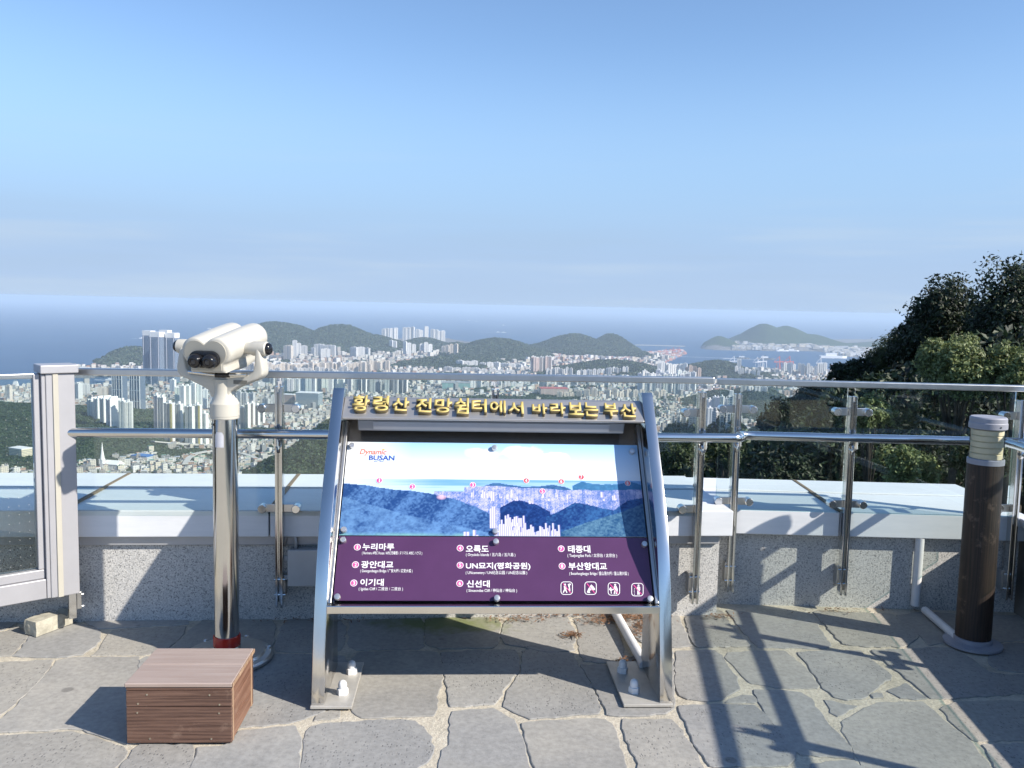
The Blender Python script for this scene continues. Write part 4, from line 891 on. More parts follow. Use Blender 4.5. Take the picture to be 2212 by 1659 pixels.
def info_sign():
    C0 = Vector((-0.046, 3.374, 0.011)); rz = math.atan2(0.0594, 0.9982)
    root = empty('information_sign', C0, rz)
    Rl = Matrix.Translation(C0) @ Matrix.Rotation(rz, 4, 'Z'); Ri = Rl.inverted()
    front = [(0, 0.012), (0.028, 0.2), (0.080, 0.425), (0.122, 0.56), (0.176, 0.691), (0.285, 0.864), (0.416, 1.042), (0.56, 1.226), (0.578, 1.246)]
    back = [(0.66, 1.235), (0.70, 1.17), (0.63, 1.03), (0.53, 0.85), (0.45, 0.66), (0.40, 0.45), (0.375, 0.2), (0.385, 0.012)]
    prof = front + back
    Mp = Matrix(((0, 0, 1, 0), (1, 0, 0, 0), (0, 1, 0, 0), (0, 0, 0, 1)))      # (v, z, x) -> (x, v, z)
    for x0 in (-0.74, 0.688):
        MB().prism(prof, x0, x0 + 0.052, M=Mp).build('side_plate', M['steel_side'], root, bevel=0.003, seg=2, auto=0.5)
        xi0, xi1 = (-0.742, -0.575) if x0 < 0 else (0.535, 0.742)
        bp = MB().box((xi0, -0.012, 0.0), (xi1, 0.42, 0.012)).build('foot_plate', M['foot_steel'], root, bevel=0.002)
        xn = -0.628 if x0 < 0 else 0.600
        for v in (0.10, 0.30):
            xx = xn + (0.012 if v > 0.2 else 0) * (1 if x0 < 0 else -1)
            MB().lathe([(0.024, 0.0122), (0.024, 0.036), (0.020, 0.038)], c=(xx, v, 0), n=6).lathe([(0.0175, 0.0381), (0.0185, 0.052), (0.015, 0.064), (0.007, 0.070), (0.001, 0.0715)], c=(xx, v, 0), n=20).build('cap_nut', M['white_nut'], bp, auto=0.7)
    # rails, back board, header
    MB().box((-0.6875, 0.052, 0.372), (0.6875, 0.10, 0.405)).build('bottom_rail', M['steel_side'], root, bevel=0.003)
    P0 = Vector((0, 0.093, 0.412)); P1 = Vector((0, 0.542, 1.006)); eb = (P1 - P0).normalized(); nn = Vector((0, -eb.z, eb.y)); ex = Vector((1, 0, 0)); LEN = (P1 - P0).length
    def pt(a, b, h): return ex * a + P0 + eb * b + nn * h
    Mb = Matrix(((1, 0, 0, 0), (0, eb.y, nn.y, P0.y), (0, eb.z, nn.z, P0.z), (0, 0, 0, 1)))       # panel coordinates a, b, height
    MB().box((-0.687, -0.02, -0.040), (0.687, LEN + 0.13, -0.022), M=Mb).build('back_board', M['sign_back'], root)
    for x0 in (-0.687, 0.672): MB().box((x0, -0.012, -0.0215), (x0 + 0.015, LEN + 0.10, 0.012), M=Mb).build('inner_trim', M['steel_brushed'], root, bevel=0.002)
    MB().prism([(0.481, 1.123), (0.578, 1.199), (0.60, 1.205), (0.665, 1.16), (0.655, 1.118), (0.486, 1.113)], -0.687, 0.687, M=Mp).build('header', M['header_steel'], root, bevel=0.003)
    lf = MB().prism([(0.522, 1.058), (0.500, 1.1105), (0.64, 1.1105), (0.615, 1.058)], -0.62, 0.60, M=Mp).build('light_housing', M['light_cover'], root, bevel=0.006)
    d_ = Vector((0, 0.500 - 0.522, 1.1105 - 1.058)); 
    q0, q1 = Vector((0, 0.5193, 1.0662)), Vector((0, 0.5036, 1.1035))
    nf = Vector((0, -d_.z, d_.y)).normalized() * 0.003
    MB().add([Vector((-0.55, 0, 0)) + q0 + nf, Vector((0.53, 0, 0)) + q0 + nf, Vector((0.53, 0, 0)) + q1 + nf, Vector((-0.55, 0, 0)) + q1 + nf, Vector((-0.55, 0, 0)) + q0, Vector((0.53, 0, 0)) + q0, Vector((0.53, 0, 0)) + q1, Vector((-0.55, 0, 0)) + q1],
             [(0, 1, 2, 3), (0, 4, 5, 1), (1, 5, 6, 2), (2, 6, 7, 3), (3, 7, 4, 0)]).build('light_diffuser', M['diffuser'], lf)
    # picture to panel
    cam_l = Ri @ Vector((0, 0, EYE))
    def to_plane(px, py, base, nrm):
        d = Ri.to_3x3() @ Vector(ray(px, py)); t = (base - cam_l).dot(nrm) / d.dot(nrm); return cam_l + d * t
    def zz(zx, zy): return (630.9 + zx / 2.52, 822.9 + zy / 2.52)
    def ab(zx, zy, h=0.0):
        p = to_plane(*zz(zx, zy), P0 + nn * h, nn) - P0 - nn * h; return p.x, p.dot(eb)
    SPLIT = 0.286
    # purple board
    pur = MB().box((-0.668, 0.002, -0.006), (0.668, SPLIT - 0.002, 0.0), M=Mb).build('legend_board', M['purple'], root, bevel=0.001, seg=1)
    # picture board: print as colours on a fine grid
    W2, b0, b1 = 0.668, SPLIT + 0.002, LEN - 0.004
    gx, gy = 470, 160
    U, V = np.meshgrid(np.linspace(0, 1, gx), np.linspace(0, 1, gy))          # V = 0 at the top
    img = paint_panorama(U, V)
    a_ = -W2 + 2 * W2 * U; b_ = b1 + (b0 - b1) * V; bul = 0.0012 * np.sin(np.pi * U) ** 2 * (1 - V)
    X = a_; Yv = P0.y + eb.y * b_ + nn.y * bul; Zv = P0.z + eb.z * b_ + nn.z * bul
    idx = np.arange(gx * gy).reshape(gy, gx)
    q = np.stack([idx[1:, :-1], idx[1:, 1:], idx[:-1, 1:], idx[:-1, :-1]], -1).reshape(-1, 4)
    me = np_mesh('panorama_print', np.stack([X, Yv, Zv], -1).reshape(-1, 3), q)
    ca = me.color_attributes.new('print', 'FLOAT_COLOR', 'POINT'); rgba = np.concatenate([img.reshape(-1, 3), np.ones((gx * gy, 1))], 1); ca.data.foreach_set('color', rgba.astype(np.float32).ravel())
    m, n, l, b = mat('panorama_print', rough=0.16); at = n.new('ShaderNodeAttribute'); at.attribute_name = 'print'
    l.new(at.outputs['Color'], b.inputs['Base Color']); M['panorama_print'] = m
    pic = link_mesh('panorama_print', me, m, root, smooth=True)
    MB().box((-W2, b0, -0.008), (W2, b1, -0.002), M=Mb).build('picture_backing', M['print_white'], root)
    # lettering ------------------------------------------------------
    def text_mesh(body, bold=0.0, shear=0.0, res=3):
        return TEXT[(body, bold, shear)].copy()
    def lay(body, box, matl, parent, h, bold=0.0, shear=0.0, name='lettering'):
        me = text_mesh(body, bold, shear); co = np.empty(len(me.vertices) * 3, np.float32); me.vertices.foreach_get('co', co); co = co.reshape(-1, 3)
        mn, mx = co.min(0), co.max(0); x0, x1, yt, yb = box
        pa = ab(x0, yb, h); pb = ab(x1, yb, h); pc = ab((x0 + x1) / 2, yt, h)
        s = (co[:, 0] - mn[0]) / (mx[0] - mn[0]); t = (co[:, 1] - mn[1]) / (mx[1] - mn[1]); hgt = pc[1] - (pa[1] + pb[1]) / 2
        out = [pt(pa[0] + (pb[0] - pa[0]) * float(si), (pa[1] + pb[1]) / 2 + hgt * float(ti), h) for si, ti in zip(s, t)]
        me.vertices.foreach_set('co', np.array([tuple(p) for p in out], np.float32).ravel()); me.update()
        me.materials.clear(); return link_mesh(name, me, matl, parent)
    H1 = 0.0012
    for big, bx, sub, sx in ROWS:
        lay(big, bx, M['print_white'], pur, H1, 0.022); lay(sub, sx, M['print_white'], pur, H1, 0.006)
    def disc(zx, zy, r, matl, parent, h, name, n=28, inner=0.0):
        a, b = ab(zx, zy, h); rm = r / 2.52 * 1.9e-3 * 1.02
        mb = MB(); pts = [pt(a + rm * math.cos(t * 2 * math.pi / n), b + rm * math.sin(t * 2 * math.pi / n), h) for t in range(n)]
        if inner:
            ri = rm * inner; p2 = [pt(a + ri * math.cos(t * 2 * math.pi / n), b + ri * math.sin(t * 2 * math.pi / n), h) for t in range(n)]
            mb.add(pts + p2, [(i, (i + 1) % n, n + (i + 1) % n, n + i) for i in range(n)])
        else: mb.add(pts, [tuple(range(n))])
        return link_mesh(name, mb.mesh(name), matl, parent)
    for i, (x, y) in enumerate(((355, 905), (345, 1000), (336, 1100), (915, 910), (915, 1003), (913, 1102), (1465, 913), (1470, 1008))):
        disc(x, y, 19, M['print_white'], pur, 0.0010, 'badge_ring'); disc(x, y, 15.5, M['print_pink'], pur, 0.0016, 'badge_disc'); lay(str(i + 1), (x - (4 if i == 0 else 6.5), x + (4 if i == 0 else 6.5), y - 10, y + 10), M['print_white'], pur, 0.0022, 0.02, name='badge_number')
    for i, (x, y) in enumerate(((475, 541), (655, 575), (984, 566), (1275, 542), (1363, 600), (1466, 547), (1575, 523), (1827, 556))):
        disc(x, y, 18, M['print_white'], pic, 0.0018, 'badge_ring'); disc(x, y, 15, M['print_pink'] if i in (0, 1, 2, 4) else M['print_red'], pic, 0.0023, 'badge_disc'); lay(str(i + 1), (x - (3 if i == 0 else 5.5), x + (3 if i == 0 else 5.5), y - 9.5, y + 9.5), M['print_white'], pic, 0.0028, 0.02, name='badge_number')
    # prohibition pictograms: rounded frame, white figure, pink slash
    def poly_at(cx_, cy_, pts, matl, h, name='pictogram'):
        mb = MB()
        for poly in pts: 
            k = [pt(*ab(cx_ + x, cy_ + y, h), h) for x, y in poly]; mb.add(k, [tuple(range(len(k)))])
        return link_mesh(name, mb.mesh(name), matl, pur)
    def circ(x, y, r, n=14): return [(x + r * math.cos(2 * math.pi * i / n), y + r * math.sin(2 * math.pi * i / n)) for i in range(n)]
    figs = [[circ(-9, -20, 5), [(-16, -13), (-4, -14), (0, 0), (-3, 8), (4, 24), (-1, 26), (-9, 10), (-16, 25), (-22, 24), (-14, 6)], [(6, -22), (20, -26), (24, -16), (16, -18), (18, 0), (20, 12), (14, 24), (10, 10), (12, -2), (8, -14)]],
            [[(-20, 22), (-14, 8), (-8, -4), (4, -20), (18, -6), (26, 8), (14, 12), (2, 10), (-6, 16), (-2, 26), (-14, 26)]],
            [circ(7, -22, 5.5), [(0, -15), (14, -15), (20, 0), (20, 12), (16, 28), (10, 28), (10, 8), (4, 28), (-1, 28), (3, 4), (-8, 6), (-10, 2), (0, -4)], [(-22, -6), (-16, -10), (-12, 2), (-8, 8), (-14, 10), (-12, 26), (-16, 26), (-18, 10), (-26, 4)]],
            [circ(6, -23, 5), [(-2, -16), (14, -16), (15, 2), (12, 4), (12, 28), (7, 28), (6, 8), (5, 28), (0, 28), (0, 4), (-3, 2)], circ(-15, -6, 2), circ(-17, 2, 2), circ(-17, 10, 2), circ(-16, 18, 2), circ(-16, 26, 2)]]
    for (cx_, cy_), fg in zip(((1495, 1128), (1625, 1128), (1752, 1132), (1880, 1136)), figs):
        rr = []; ri = []
        for sx, sy, a0 in ((1, -1, -90), (1, 1, 0), (-1, 1, 90), (-1, -1, 180)):
            for k in range(6):
                a = math.radians(a0 + 18 * k); rr.append((sx * 15 + 18 * math.cos(a), sy * 18 + 18 * math.sin(a))); ri.append((sx * 15 + 14.5 * math.cos(a), sy * 18 + 14.5 * math.sin(a)))
        mb = MB(); k = [pt(*ab(cx_ + x, cy_ + y, H1), H1) for x, y in rr + ri]; n_ = len(rr); mb.add(k, [(i, (i + 1) % n_, n_ + (i + 1) % n_, n_ + i) for i in range(n_)])
        link_mesh('pictogram_frame', mb.mesh('pictogram_frame'), M['print_white'], pur)
        poly_at(cx_, cy_, fg, M['print_white'], H1); poly_at(cx_, cy_, [[(-22, -24), (-19, -27), (24, 24), (21, 27)]], M['print_pink'], 0.0018, 'pictogram_slash')
    # city logo on the picture
    lay('Dynamic', (366, 514, 371, 409), M['print_orange'], pic, 0.0011, 0.022, 0.25, 'logo_word'); lay('BUSAN', (418, 557, 405, 432), M['print_blue'], pic, 0.0015, 0.02, 0.0, 'logo_word')
    wv = [(445 + i * 5, 437 + 3 * math.sin(i * 0.9)) for i in range(12)]
    mb = MB()
    for (x, y), (x2, y2) in zip(wv[:-1], wv[1:]): mb.add([pt(*ab(x, y - 1.5, .0011), .0011), pt(*ab(x2, y2 - 1.5, .0011), .0011), pt(*ab(x2, y2 + 1.5, .0011), .0011), pt(*ab(x, y + 1.5, .0011), .0011)], [(0, 1, 2, 3)])
    link_mesh('logo_wave', mb.mesh('logo_wave'), M['print_blue'], pic)
    st = [(498 + (12 if i % 2 == 0 else 6) * math.cos(math.pi * i / 8 + math.pi), 378 + (14 if i % 2 == 0 else 7) * math.sin(math.pi * i / 8 + math.pi)) for i in range(9)]
    mb = MB(); k = [pt(*ab(x, y, .0008), .0008) for x, y in st]; mb.add(k, [tuple(range(len(k)))]); link_mesh('logo_sun', mb.mesh('logo_sun'), M['print_yellow'], pic)
    # stand-off caps
    for (x, y) in ((325, 347), (1102, 360), (1853, 378), (281, 806), (1107, 815), (277, 862), (1110, 871), (1920, 885), (245, 1172), (1116, 1179), (1960, 1183)):
        h = 0.018; a, b = ab(x, y, h)
        Mt = Mb @ Matrix.Translation((max(-0.65, min(0.652, a)), b, 0))
        MB().lathe([(0.013, 0.0005), (0.013, 0.015), (0.0115, 0.018), (0.006, 0.0188)], n=24, M=Mt).build('standoff_cap', M['bolt_cap'], root, auto=0.5)
    # raised gold letters on the header
    hb = Vector((0, 0.481, 1.123)); ht = Vector((0, 0.578, 1.199)); eh = (ht - hb).normalized(); nh = Vector((0, -eh.z, eh.y)); LF = 0.020
    def hab(zx, zy):
        p = to_plane(*zz(zx, zy), hb + nh * LF, nh) - hb - nh * LF; return p.x, p.dot(eh)
    def hp(a, b, h): return Vector((a, 0, 0)) + hb + eh * b + nh * h
    L = [("황", 320, 415, 76, 162), ("령", 432, 522, 80, 162), ("산", 540, 634, 88, 162), ("전", 668, 758, 92, 170), ("망", 772, 870, 94, 172), ("쉼", 880, 962, 92, 178), ("터", 976, 1060, 98, 170), ("에", 1076, 1164, 106, 172), ("서", 1175, 1262, 112, 178),
         ("바", 1308, 1392, 122, 178), ("라", 1406, 1492, 118, 178), ("보", 1505, 1588, 116, 185), ("는", 1592, 1672, 116, 192), ("부", 1700, 1780, 120, 190), ("산", 1790, 1882, 122, 196)]
    for ch, x0, x1, yt, yb in L:
        me = text_mesh(ch, 0.022, 0); co = np.empty(len(me.vertices) * 3, np.float32); me.vertices.foreach_get('co', co); co = co.reshape(-1, 3); mn, mx = co.min(0), co.max(0)
        pa, pb, pc = hab(x0, yb), hab(x1, yb), hab((x0 + x1) / 2, yt); s = (co[:, 0] - mn[0]) / (mx[0] - mn[0]); t = (co[:, 1] - mn[1]) / (mx[1] - mn[1]); bb = (pa[1] + pb[1]) / 2
        A = pa[0] + (pb[0] - pa[0]) * s; Bv = bb + (pc[1] - bb) * t
        me.vertices.foreach_set('co', np.array([tuple(hp(float(a), float(b), LF)) for a, b in zip(A, Bv)], np.float32).ravel()); me.update()
        me.materials.clear(); bm = bmesh.new(); bm.from_mesh(me); bmesh.ops.remove_doubles(bm, verts=bm.verts, dist=1e-6)
        for f in bm.faces:
            f.material_index = 0
            if f.normal.dot(nh) < 0: f.normal_flip()
        top = list(bm.faces); ex_ = bmesh.ops.extrude_edge_only(bm, edges=[e for e in bm.edges if len(e.link_faces) == 1])
        for v in [g for g in ex_['geom'] if isinstance(g, bmesh.types.BMVert)]: v.co -= nh * (LF - 0.0008)
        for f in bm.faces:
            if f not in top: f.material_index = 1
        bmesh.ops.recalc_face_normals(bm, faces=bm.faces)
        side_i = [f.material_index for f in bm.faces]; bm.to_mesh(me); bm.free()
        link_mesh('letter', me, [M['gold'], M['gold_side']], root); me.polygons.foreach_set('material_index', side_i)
    tag(root, 'purple and blue panorama information sign in a polished steel frame', 'sign')

def vnoise(U, V, fx, fy, oct=4, seed=0):
    """value noise, about -1 to 1"""
    r = np.random.default_rng(seed); out = np.zeros(U.shape); a = 1.0; tot = 0.0
    for o in range(oct):
        x, y = U * fx, V * fy; nx_, ny_ = int(fx) + 3, int(fy) + 3; g = r.random((ny_, nx_)); xi, yi = np.floor(x).astype(int), np.floor(y).astype(int); tx, ty = x - xi, y - yi; tx = tx * tx * (3 - 2 * tx); ty = ty * ty * (3 - 2 * ty)
        v = (g[yi, xi] * (1 - tx) + g[yi, xi + 1] * tx) * (1 - ty) + (g[yi + 1, xi] * (1 - tx) + g[yi + 1, xi + 1] * tx) * ty
        out += a * (v * 2 - 1); tot += a; a *= 0.6; fx *= 2; fy *= 2
    return out / tot * 1.6
def paint_panorama(U, V):
    """the printed picture: sky, sea, hills, town"""
    n1 = vnoise(U, V, 4, 2, 4, 1); n2 = vnoise(U, V, 14, 7, 5, 2); rnd = nrg.random(U.shape); n3 = vnoise(U, V, 60, 26, 4, 4); n4 = vnoise(np.clip(U * 0.75 + V * 0.22, 0, 1), np.clip(V * 0.5 + 0.4 - U * 0.35, 0, 1), 26, 3, 4, 8); n5 = vnoise(U, V, 150, 62, 3, 12)
    def mix(a, b, t): t = np.clip(t, 0, 1)[..., None]; return a * (1 - t) + np.array(b) * t
    img = np.zeros(U.shape + (3,)); img[:] = (0.24, 0.50, 0.80)
    img = mix(img, (0.78, 0.84, 0.92), (V + 0.05) / 0.40); img = mix(img, (0.88, 0.90, 0.92), np.clip((0.22 - U) / 0.2, 0, 1) * 0.9)
    def cloud(cx, cy, rx, ry, a):
        nonlocal img
        q = ((U - cx) / rx) ** 2 + ((V - cy) / ry) ** 2; img = mix(img, (0.90, 0.90, 0.92), a * np.clip(1.25 - q + 0.9 * n2, 0, 1))
    for c in ((0.47, 0.11, 0.06, 0.07, 0.8), (0.60, 0.10, 0.07, 0.07, 0.95), (0.68, 0.16, 0.10, 0.06, 0.95), (0.78, 0.22, 0.10, 0.05, 0.7), (0.46, 0.19, 0.02, 0.05, 0.6)): cloud(*c)
    sea_ = (V > 0.405); t = np.clip((V - 0.405) / 0.12, 0, 1)
    sc = mix(np.ones(U.shape + (3,)) * np.array((0.16, 0.36, 0.66)), (0.42, 0.60, 0.84), t + 0.5 * vnoise(U, V, 5, 60, 3, 6)); sc = mix(sc, (0.62, 0.74, 0.90), np.clip((0.3 - U) / 0.3, 0, 1)); img = np.where(sea_[..., None], sc, img)
    def ridge(pts, amp=0.006, seed=0): 
        xs, ys_ = zip(*pts); return np.interp(U, xs, ys_) + amp * 1.5 * vnoise(U, U * 0, 14, 1, 5, seed + 30)
    def hill(pts, col, col2, seed, town=0.0):
        nonlocal img
        r = ridge(pts, 0.006, seed); d = V - r; m = d > 0
        c = mix(np.ones(U.shape + (3,)) * np.array(col) * 0.6, tuple(k * 0.72 for k in col2), 0.40 + 0.55 * n4 + 0.15 * n3 + 0.55 * n5)
        img = np.where(m[..., None], c, img)
    far = 2
    hill([(0, 9), (0.40, 9), (0.41, 0.54), (0.45, 0.50), (0.50, 0.44), (0.545, 0.455), (0.60, 0.48), (0.66, 0.47), (0.70, 0.455), (0.735, 0.47), (0.76, 0.50), (0.77, 9), (1, 9)], (0.055, 0.16, 0.40), (0.08, 0.22, 0.46), 1)
    hill([(0, 9), (0.755, 9), (0.765, 0.46), (0.80, 0.415), (0.84, 0.44), (0.90, 0.445), (0.95, 0.42), (0.97, 0.415), (1, 0.45)], (0.07, 0.25, 0.52), (0.09, 0.30, 0.58), 2)
    # town band
    band = (V > 0.50 + 0.02 * n1) & (U > 0.40) | ((V > 0.535) & (U > 0.30) & (U <= 0.40))
    cols = np.floor(U * 190); cr_ = np.array([math.sin(k * 12.9898) * 43758.5453 % 1.0 for k in range(200)])[np.clip(cols.astype(int), 0, 199)]
    tw = np.clip(0.42 + 0.35 * n3 + 0.4 * n2 + 0.9 * (rnd - 0.5) + 0.4 * (cr_ - 0.5), 0, 1); tc_ = mix(np.ones(U.shape + (3,)) * np.array((0.10, 0.18, 0.46)), (0.56, 0.54, 0.76), tw); img = np.where(band[..., None], tc_, img)
    hill([(0, 0.46), (0.06, 0.475), (0.12, 0.50), (0.20, 0.535), (0.28, 0.555), (0.33, 0.60), (0.38, 0.63), (0.44, 0.70), (0.48, 0.76), (0.50, 0.84), (0.51, 9), (1, 9)], (0.030, 0.10, 0.34), (0.13, 0.29, 0.62), 3)
    lit = (V > np.interp(U, [0, 0.2, 0.5, 1], [0.6, 0.78, 0.98, 2])); img = np.where((lit & (U < 0.5))[..., None], mix(img, (0.14, 0.29, 0.54), 0.40 + 0.3 * n2 + 0.3 * n3), img)
    hill([(0, 9), (0.515, 9), (0.52, 0.70), (0.57, 0.62), (0.64, 0.66), (0.685, 0.74), (0.70, 9), (1, 9)], (0.012, 0.045, 0.22), (0.03, 0.10, 0.36), 4)
    hill([(0, 9), (0.66, 9), (0.67, 0.80), (0.725, 0.72), (0.77, 0.65), (0.83, 0.68), (0.90, 0.72), (0.95, 0.62), (1, 0.60)], (0.016, 0.06, 0.26), (0.05, 0.17, 0.44), 5)
    hill([(0, 9), (0.70, 9), (0.71, 0.97), (0.80, 0.86), (0.90, 0.76), (1, 0.66)], (0.03, 0.12, 0.30), (0.14, 0.30, 0.46), 6)
    # tower blocks at the lower edge and along the street
    def blocks(x0, x1, n, top, bot, seed):
        nonlocal img
        r = np.random.default_rng(seed)
        for k in range(n):
            w = (x1 - x0) / n; a = x0 + k * w; tp = top + r.random() * 0.10
            m = (U > a) & (U < a + w * 0.94) & (V > tp) & (V < bot); sh = (U - a) / w > 0.62
            img[m] = np.where(sh[m][:, None], (0.30, 0.30, 0.62), (0.62, 0.60, 0.78))
    blocks(0.40, 0.46, 6, 0.93, 1.01, 2); blocks(0.515, 0.56, 7, 0.78, 1.01, 4); blocks(0.535, 0.60, 9, 0.74, 0.90, 14); blocks(0.55, 0.715, 27, 0.86, 1.01, 5); blocks(0.56, 0.70, 22, 0.90, 1.01, 15); blocks(0.485, 0.505, 3, 0.66, 0.92, 6); blocks(0.455, 0.485, 3, 0.50, 0.60, 7)
    for k in range(26): x = 0.42 + 0.5 * nrg.random(); t_ = 0.50 + 0.10 * nrg.random(); blocks(x, x + 0.008 + 0.012 * nrg.random(), 2, t_, t_ + 0.05 + 0.03 * nrg.random(), 60 + k)
    for k, (x, t_) in enumerate(((0.46, 0.49), (0.475, 0.47), (0.49, 0.52), (0.54, 0.50), (0.555, 0.48))): blocks(x, x + 0.012, 2, t_, t_ + 0.12, 20 + k)
    img = mix(img, (0.85, 0.52, 0.62), np.clip(1 - ((U - 0.325) / 0.018) ** 2 - ((V - 0.60) / 0.03) ** 2, 0, 1) * 0.8)
    img = mix(img, (0.20, 0.46, 0.40), np.clip((V - 0.965) / 0.03, 0, 1) * (U < 0.4) * (0.5 + 0.5 * n2))
    return np.clip(img, 0.003, 0.92)
info_sign()
# ------------------------------------------------------------------ the city below
def ground_hit(px, py, lo=900.0, hi=12000.0):
    """distance along the column px at which the land shows at picture row py (nearest crossing)"""
    d = ray(px, py)
    for k_, n_ in enumerate((110, 24)):
        Y = np.geomspace(lo, hi, n_); X = d[0] / d[1] * Y; Zr = EYE + d[2] / d[1] * Y
        z, f = land(X, Y); z = np.where(wet(X, Y), SEA, z)
        s = Zr - z; k = np.where((s[:-1] > 0) & (s[1:] <= 0))[0]
        if len(k) == 0:
            if k_ == 0: return float((EYE - SEA) / -(d[2] / d[1])) if d[2] < 0 else 5000.0
            return float(lo)
        lo, hi = Y[k[0]], Y[k[0] + 1]
    return float(hi)
def facade_mat(key, wx, wz, glass, thr_x=0.42, thr_z=0.40, strength=0.8):
    """house wall: colour of the object with rows of windows"""
    m, n, l, b = mat(key, rough=0.7); oi = n.new('ShaderNodeObjectInfo'); t = n.new('ShaderNodeTexCoord'); sp = n.new('ShaderNodeSeparateXYZ'); l.new(t.outputs['Object'], sp.inputs[0])
    g = n.new('ShaderNodeNewGeometry'); ns = n.new('ShaderNodeSeparateXYZ'); l.new(t.outputs['Normal'], ns.inputs[0])
    fx = math_(n, l, 'FRACT', math_(n, l, 'MULTIPLY', math_(n, l, 'ADD', sp.outputs[0], sp.outputs[1]), 1 / wx)); fz = math_(n, l, 'FRACT', math_(n, l, 'MULTIPLY', sp.outputs[2], 1 / wz))
    win = math_(n, l, 'MULTIPLY', math_(n, l, 'GREATER_THAN', fx, thr_x), math_(n, l, 'GREATER_THAN', fz, thr_z))
    side = math_(n, l, 'LESS_THAN', math_(n, l, 'ABSOLUTE', ns.outputs[2]), 0.5)
    fac = math_(n, l, 'MULTIPLY', math_(n, l, 'MULTIPLY', win, side), strength)
    st = noise(n, l, t.outputs['Object'], 0.12, 4); wall_c = mixc(n, l, 0.35, oi.outputs['Color'], ramp(n, l, st, [(0.3, (0.40, 0.40, 0.40)), (0.7, (0.60, 0.60, 0.60))]), 'OVERLAY')
    l.new(mixc(n, l, fac, wall_c, glass), b.inputs['Base Color']); M[key] = m
facade_mat('facade', 3.6, 2.9, (0.12, 0.145, 0.18)); facade_mat('facade_bands', 40.0, 3.0, (0.10, 0.13, 0.17), 0.06, 0.5, 0.65); facade_mat('facade_glass', 2.4, 3.4, (0.035, 0.065, 0.12), 0.18, 0.16, 0.95); facade_mat('facade_plain', 7.0, 2.9, (0.22, 0.24, 0.27), 0.7, 0.5, 0.7)
COLS = {'white': (0.68, 0.68, 0.67), 'cream': (0.70, 0.62, 0.52), 'grey': (0.38, 0.40, 0.42), 'pink': (0.66, 0.54, 0.47), 'blue': (0.16, 0.22, 0.32), 'pale': (0.56, 0.56, 0.55), 'tan': (0.42, 0.31, 0.24), 'green': (0.30, 0.42, 0.38)}
tr = random.Random(21)
def apartment(px, yt, yb, wpx, style, label, group, cat='apartment block', name='apartment_tower', matl='facade', parts=False, depth=None, yaw=None, hit=None):
    D = hit or ground_hit(px, yb); base = ony(px, yb, D); top = ony(px, yt, D); Hh = top.z - base.z + 6; W = max(6.0, wpx * D / F)
    dp = depth or min(max(11.0, W * 0.55), 26.0); th = yaw if yaw is not None else math.radians(tr.choice((-24, -14, 8, 16)) + tr.uniform(-5, 5))
    root_needed = parts
    mb = MB(); hw, hd = W / 2, dp / 2
    notch = min(2.0, W * 0.1); core = max(2.0, W * 0.12)
    # plan with a recessed stair core on each long side
    plan = [(-hw, -hd), (-core, -hd), (-core, -hd + notch), (core, -hd + notch), (core, -hd), (hw, -hd), (hw, hd), (core, hd), (core, hd - notch), (-core, hd - notch), (-core, hd), (-hw, hd)]
    mb.prism(plan, -25, Hh)
    if not parts:
        pw = max(2.5, W * 0.16); mb.box((-pw, -hd * 0.5, Hh + 0.02), (pw, hd * 0.5, Hh + 5)); 
        if W > 16: mb.box((hw * 0.45, -hd * 0.4, Hh + 0.02), (hw * 0.8, hd * 0.4, Hh + 3.2)); mb.box((-hw * 0.8, -hd * 0.4, Hh + 0.02), (-hw * 0.45, hd * 0.4, Hh + 3.2))
        o = mb.build(name, M[matl]); o.location = (base.x, base.y, base.z); o.rotation_euler = (0, 0, th)
    else:
        o = empty(name, base, th); body = mb.build('wall', M[matl], o)
        c = COLS[style]; body.color = (*[min(0.8, v * tr.uniform(0.94, 1.05)) for v in c], 1)
        MB().box((-core, -hd * 0.6, Hh + 0.02), (core, hd * 0.6, Hh + 7)).build('roof_house', M['white_paint'], o)
        MB().box((-hw - 0.4, -hd - 0.4, Hh + 0.03), (-core - 0.1, hd + 0.4, Hh + 1.6)).build('roof_cornice', M['white_paint'], o); MB().box((core + 0.1, -hd - 0.4, Hh + 0.03), (hw + 0.4, hd + 0.4, Hh + 1.6)).build('roof_cornice', M['white_paint'], o)
        if parts == 'yellow':
            MB().box((hw * 0.55, -hd - 0.5, -20), (hw + 0.5, -hd + 0.35, Hh + 0.01)).build('yellow_stripe', M['stripe_yellow'], o); MB().box((hw - 0.3, -hd * 0.5, -20), (hw + 0.45, hd * 0.55, Hh + 0.01)).build('white_end_wall', M['white_paint'], o)
        else: MB().box((hw - 0.3, -hd * 0.9, -20), (hw + 0.45, hd * 0.9, Hh + 0.01)).build('white_end_wall', M['white_paint'], o)
    c = COLS[style]; k = tr.uniform(0.92, 1.06); o.color = (*[min(0.8, v * k) for v in c], 1)
    tag(o, label, cat, group); return o
def row(px0, px1, n, yt, yb, wpx, style, label, group, jit=3.0, slope=0.0, **kw):
    for i in range(n):
        px = px0 + (px1 - px0) * (i + 0.5) / n; dy = slope * i
        apartment(px + tr.uniform(-1.5, 1.5), yt + tr.uniform(-jit, jit) + dy, yb + tr.uniform(-1.5, 1.5) + dy, wpx * tr.uniform(0.85, 1.1), style, label, group, **kw)
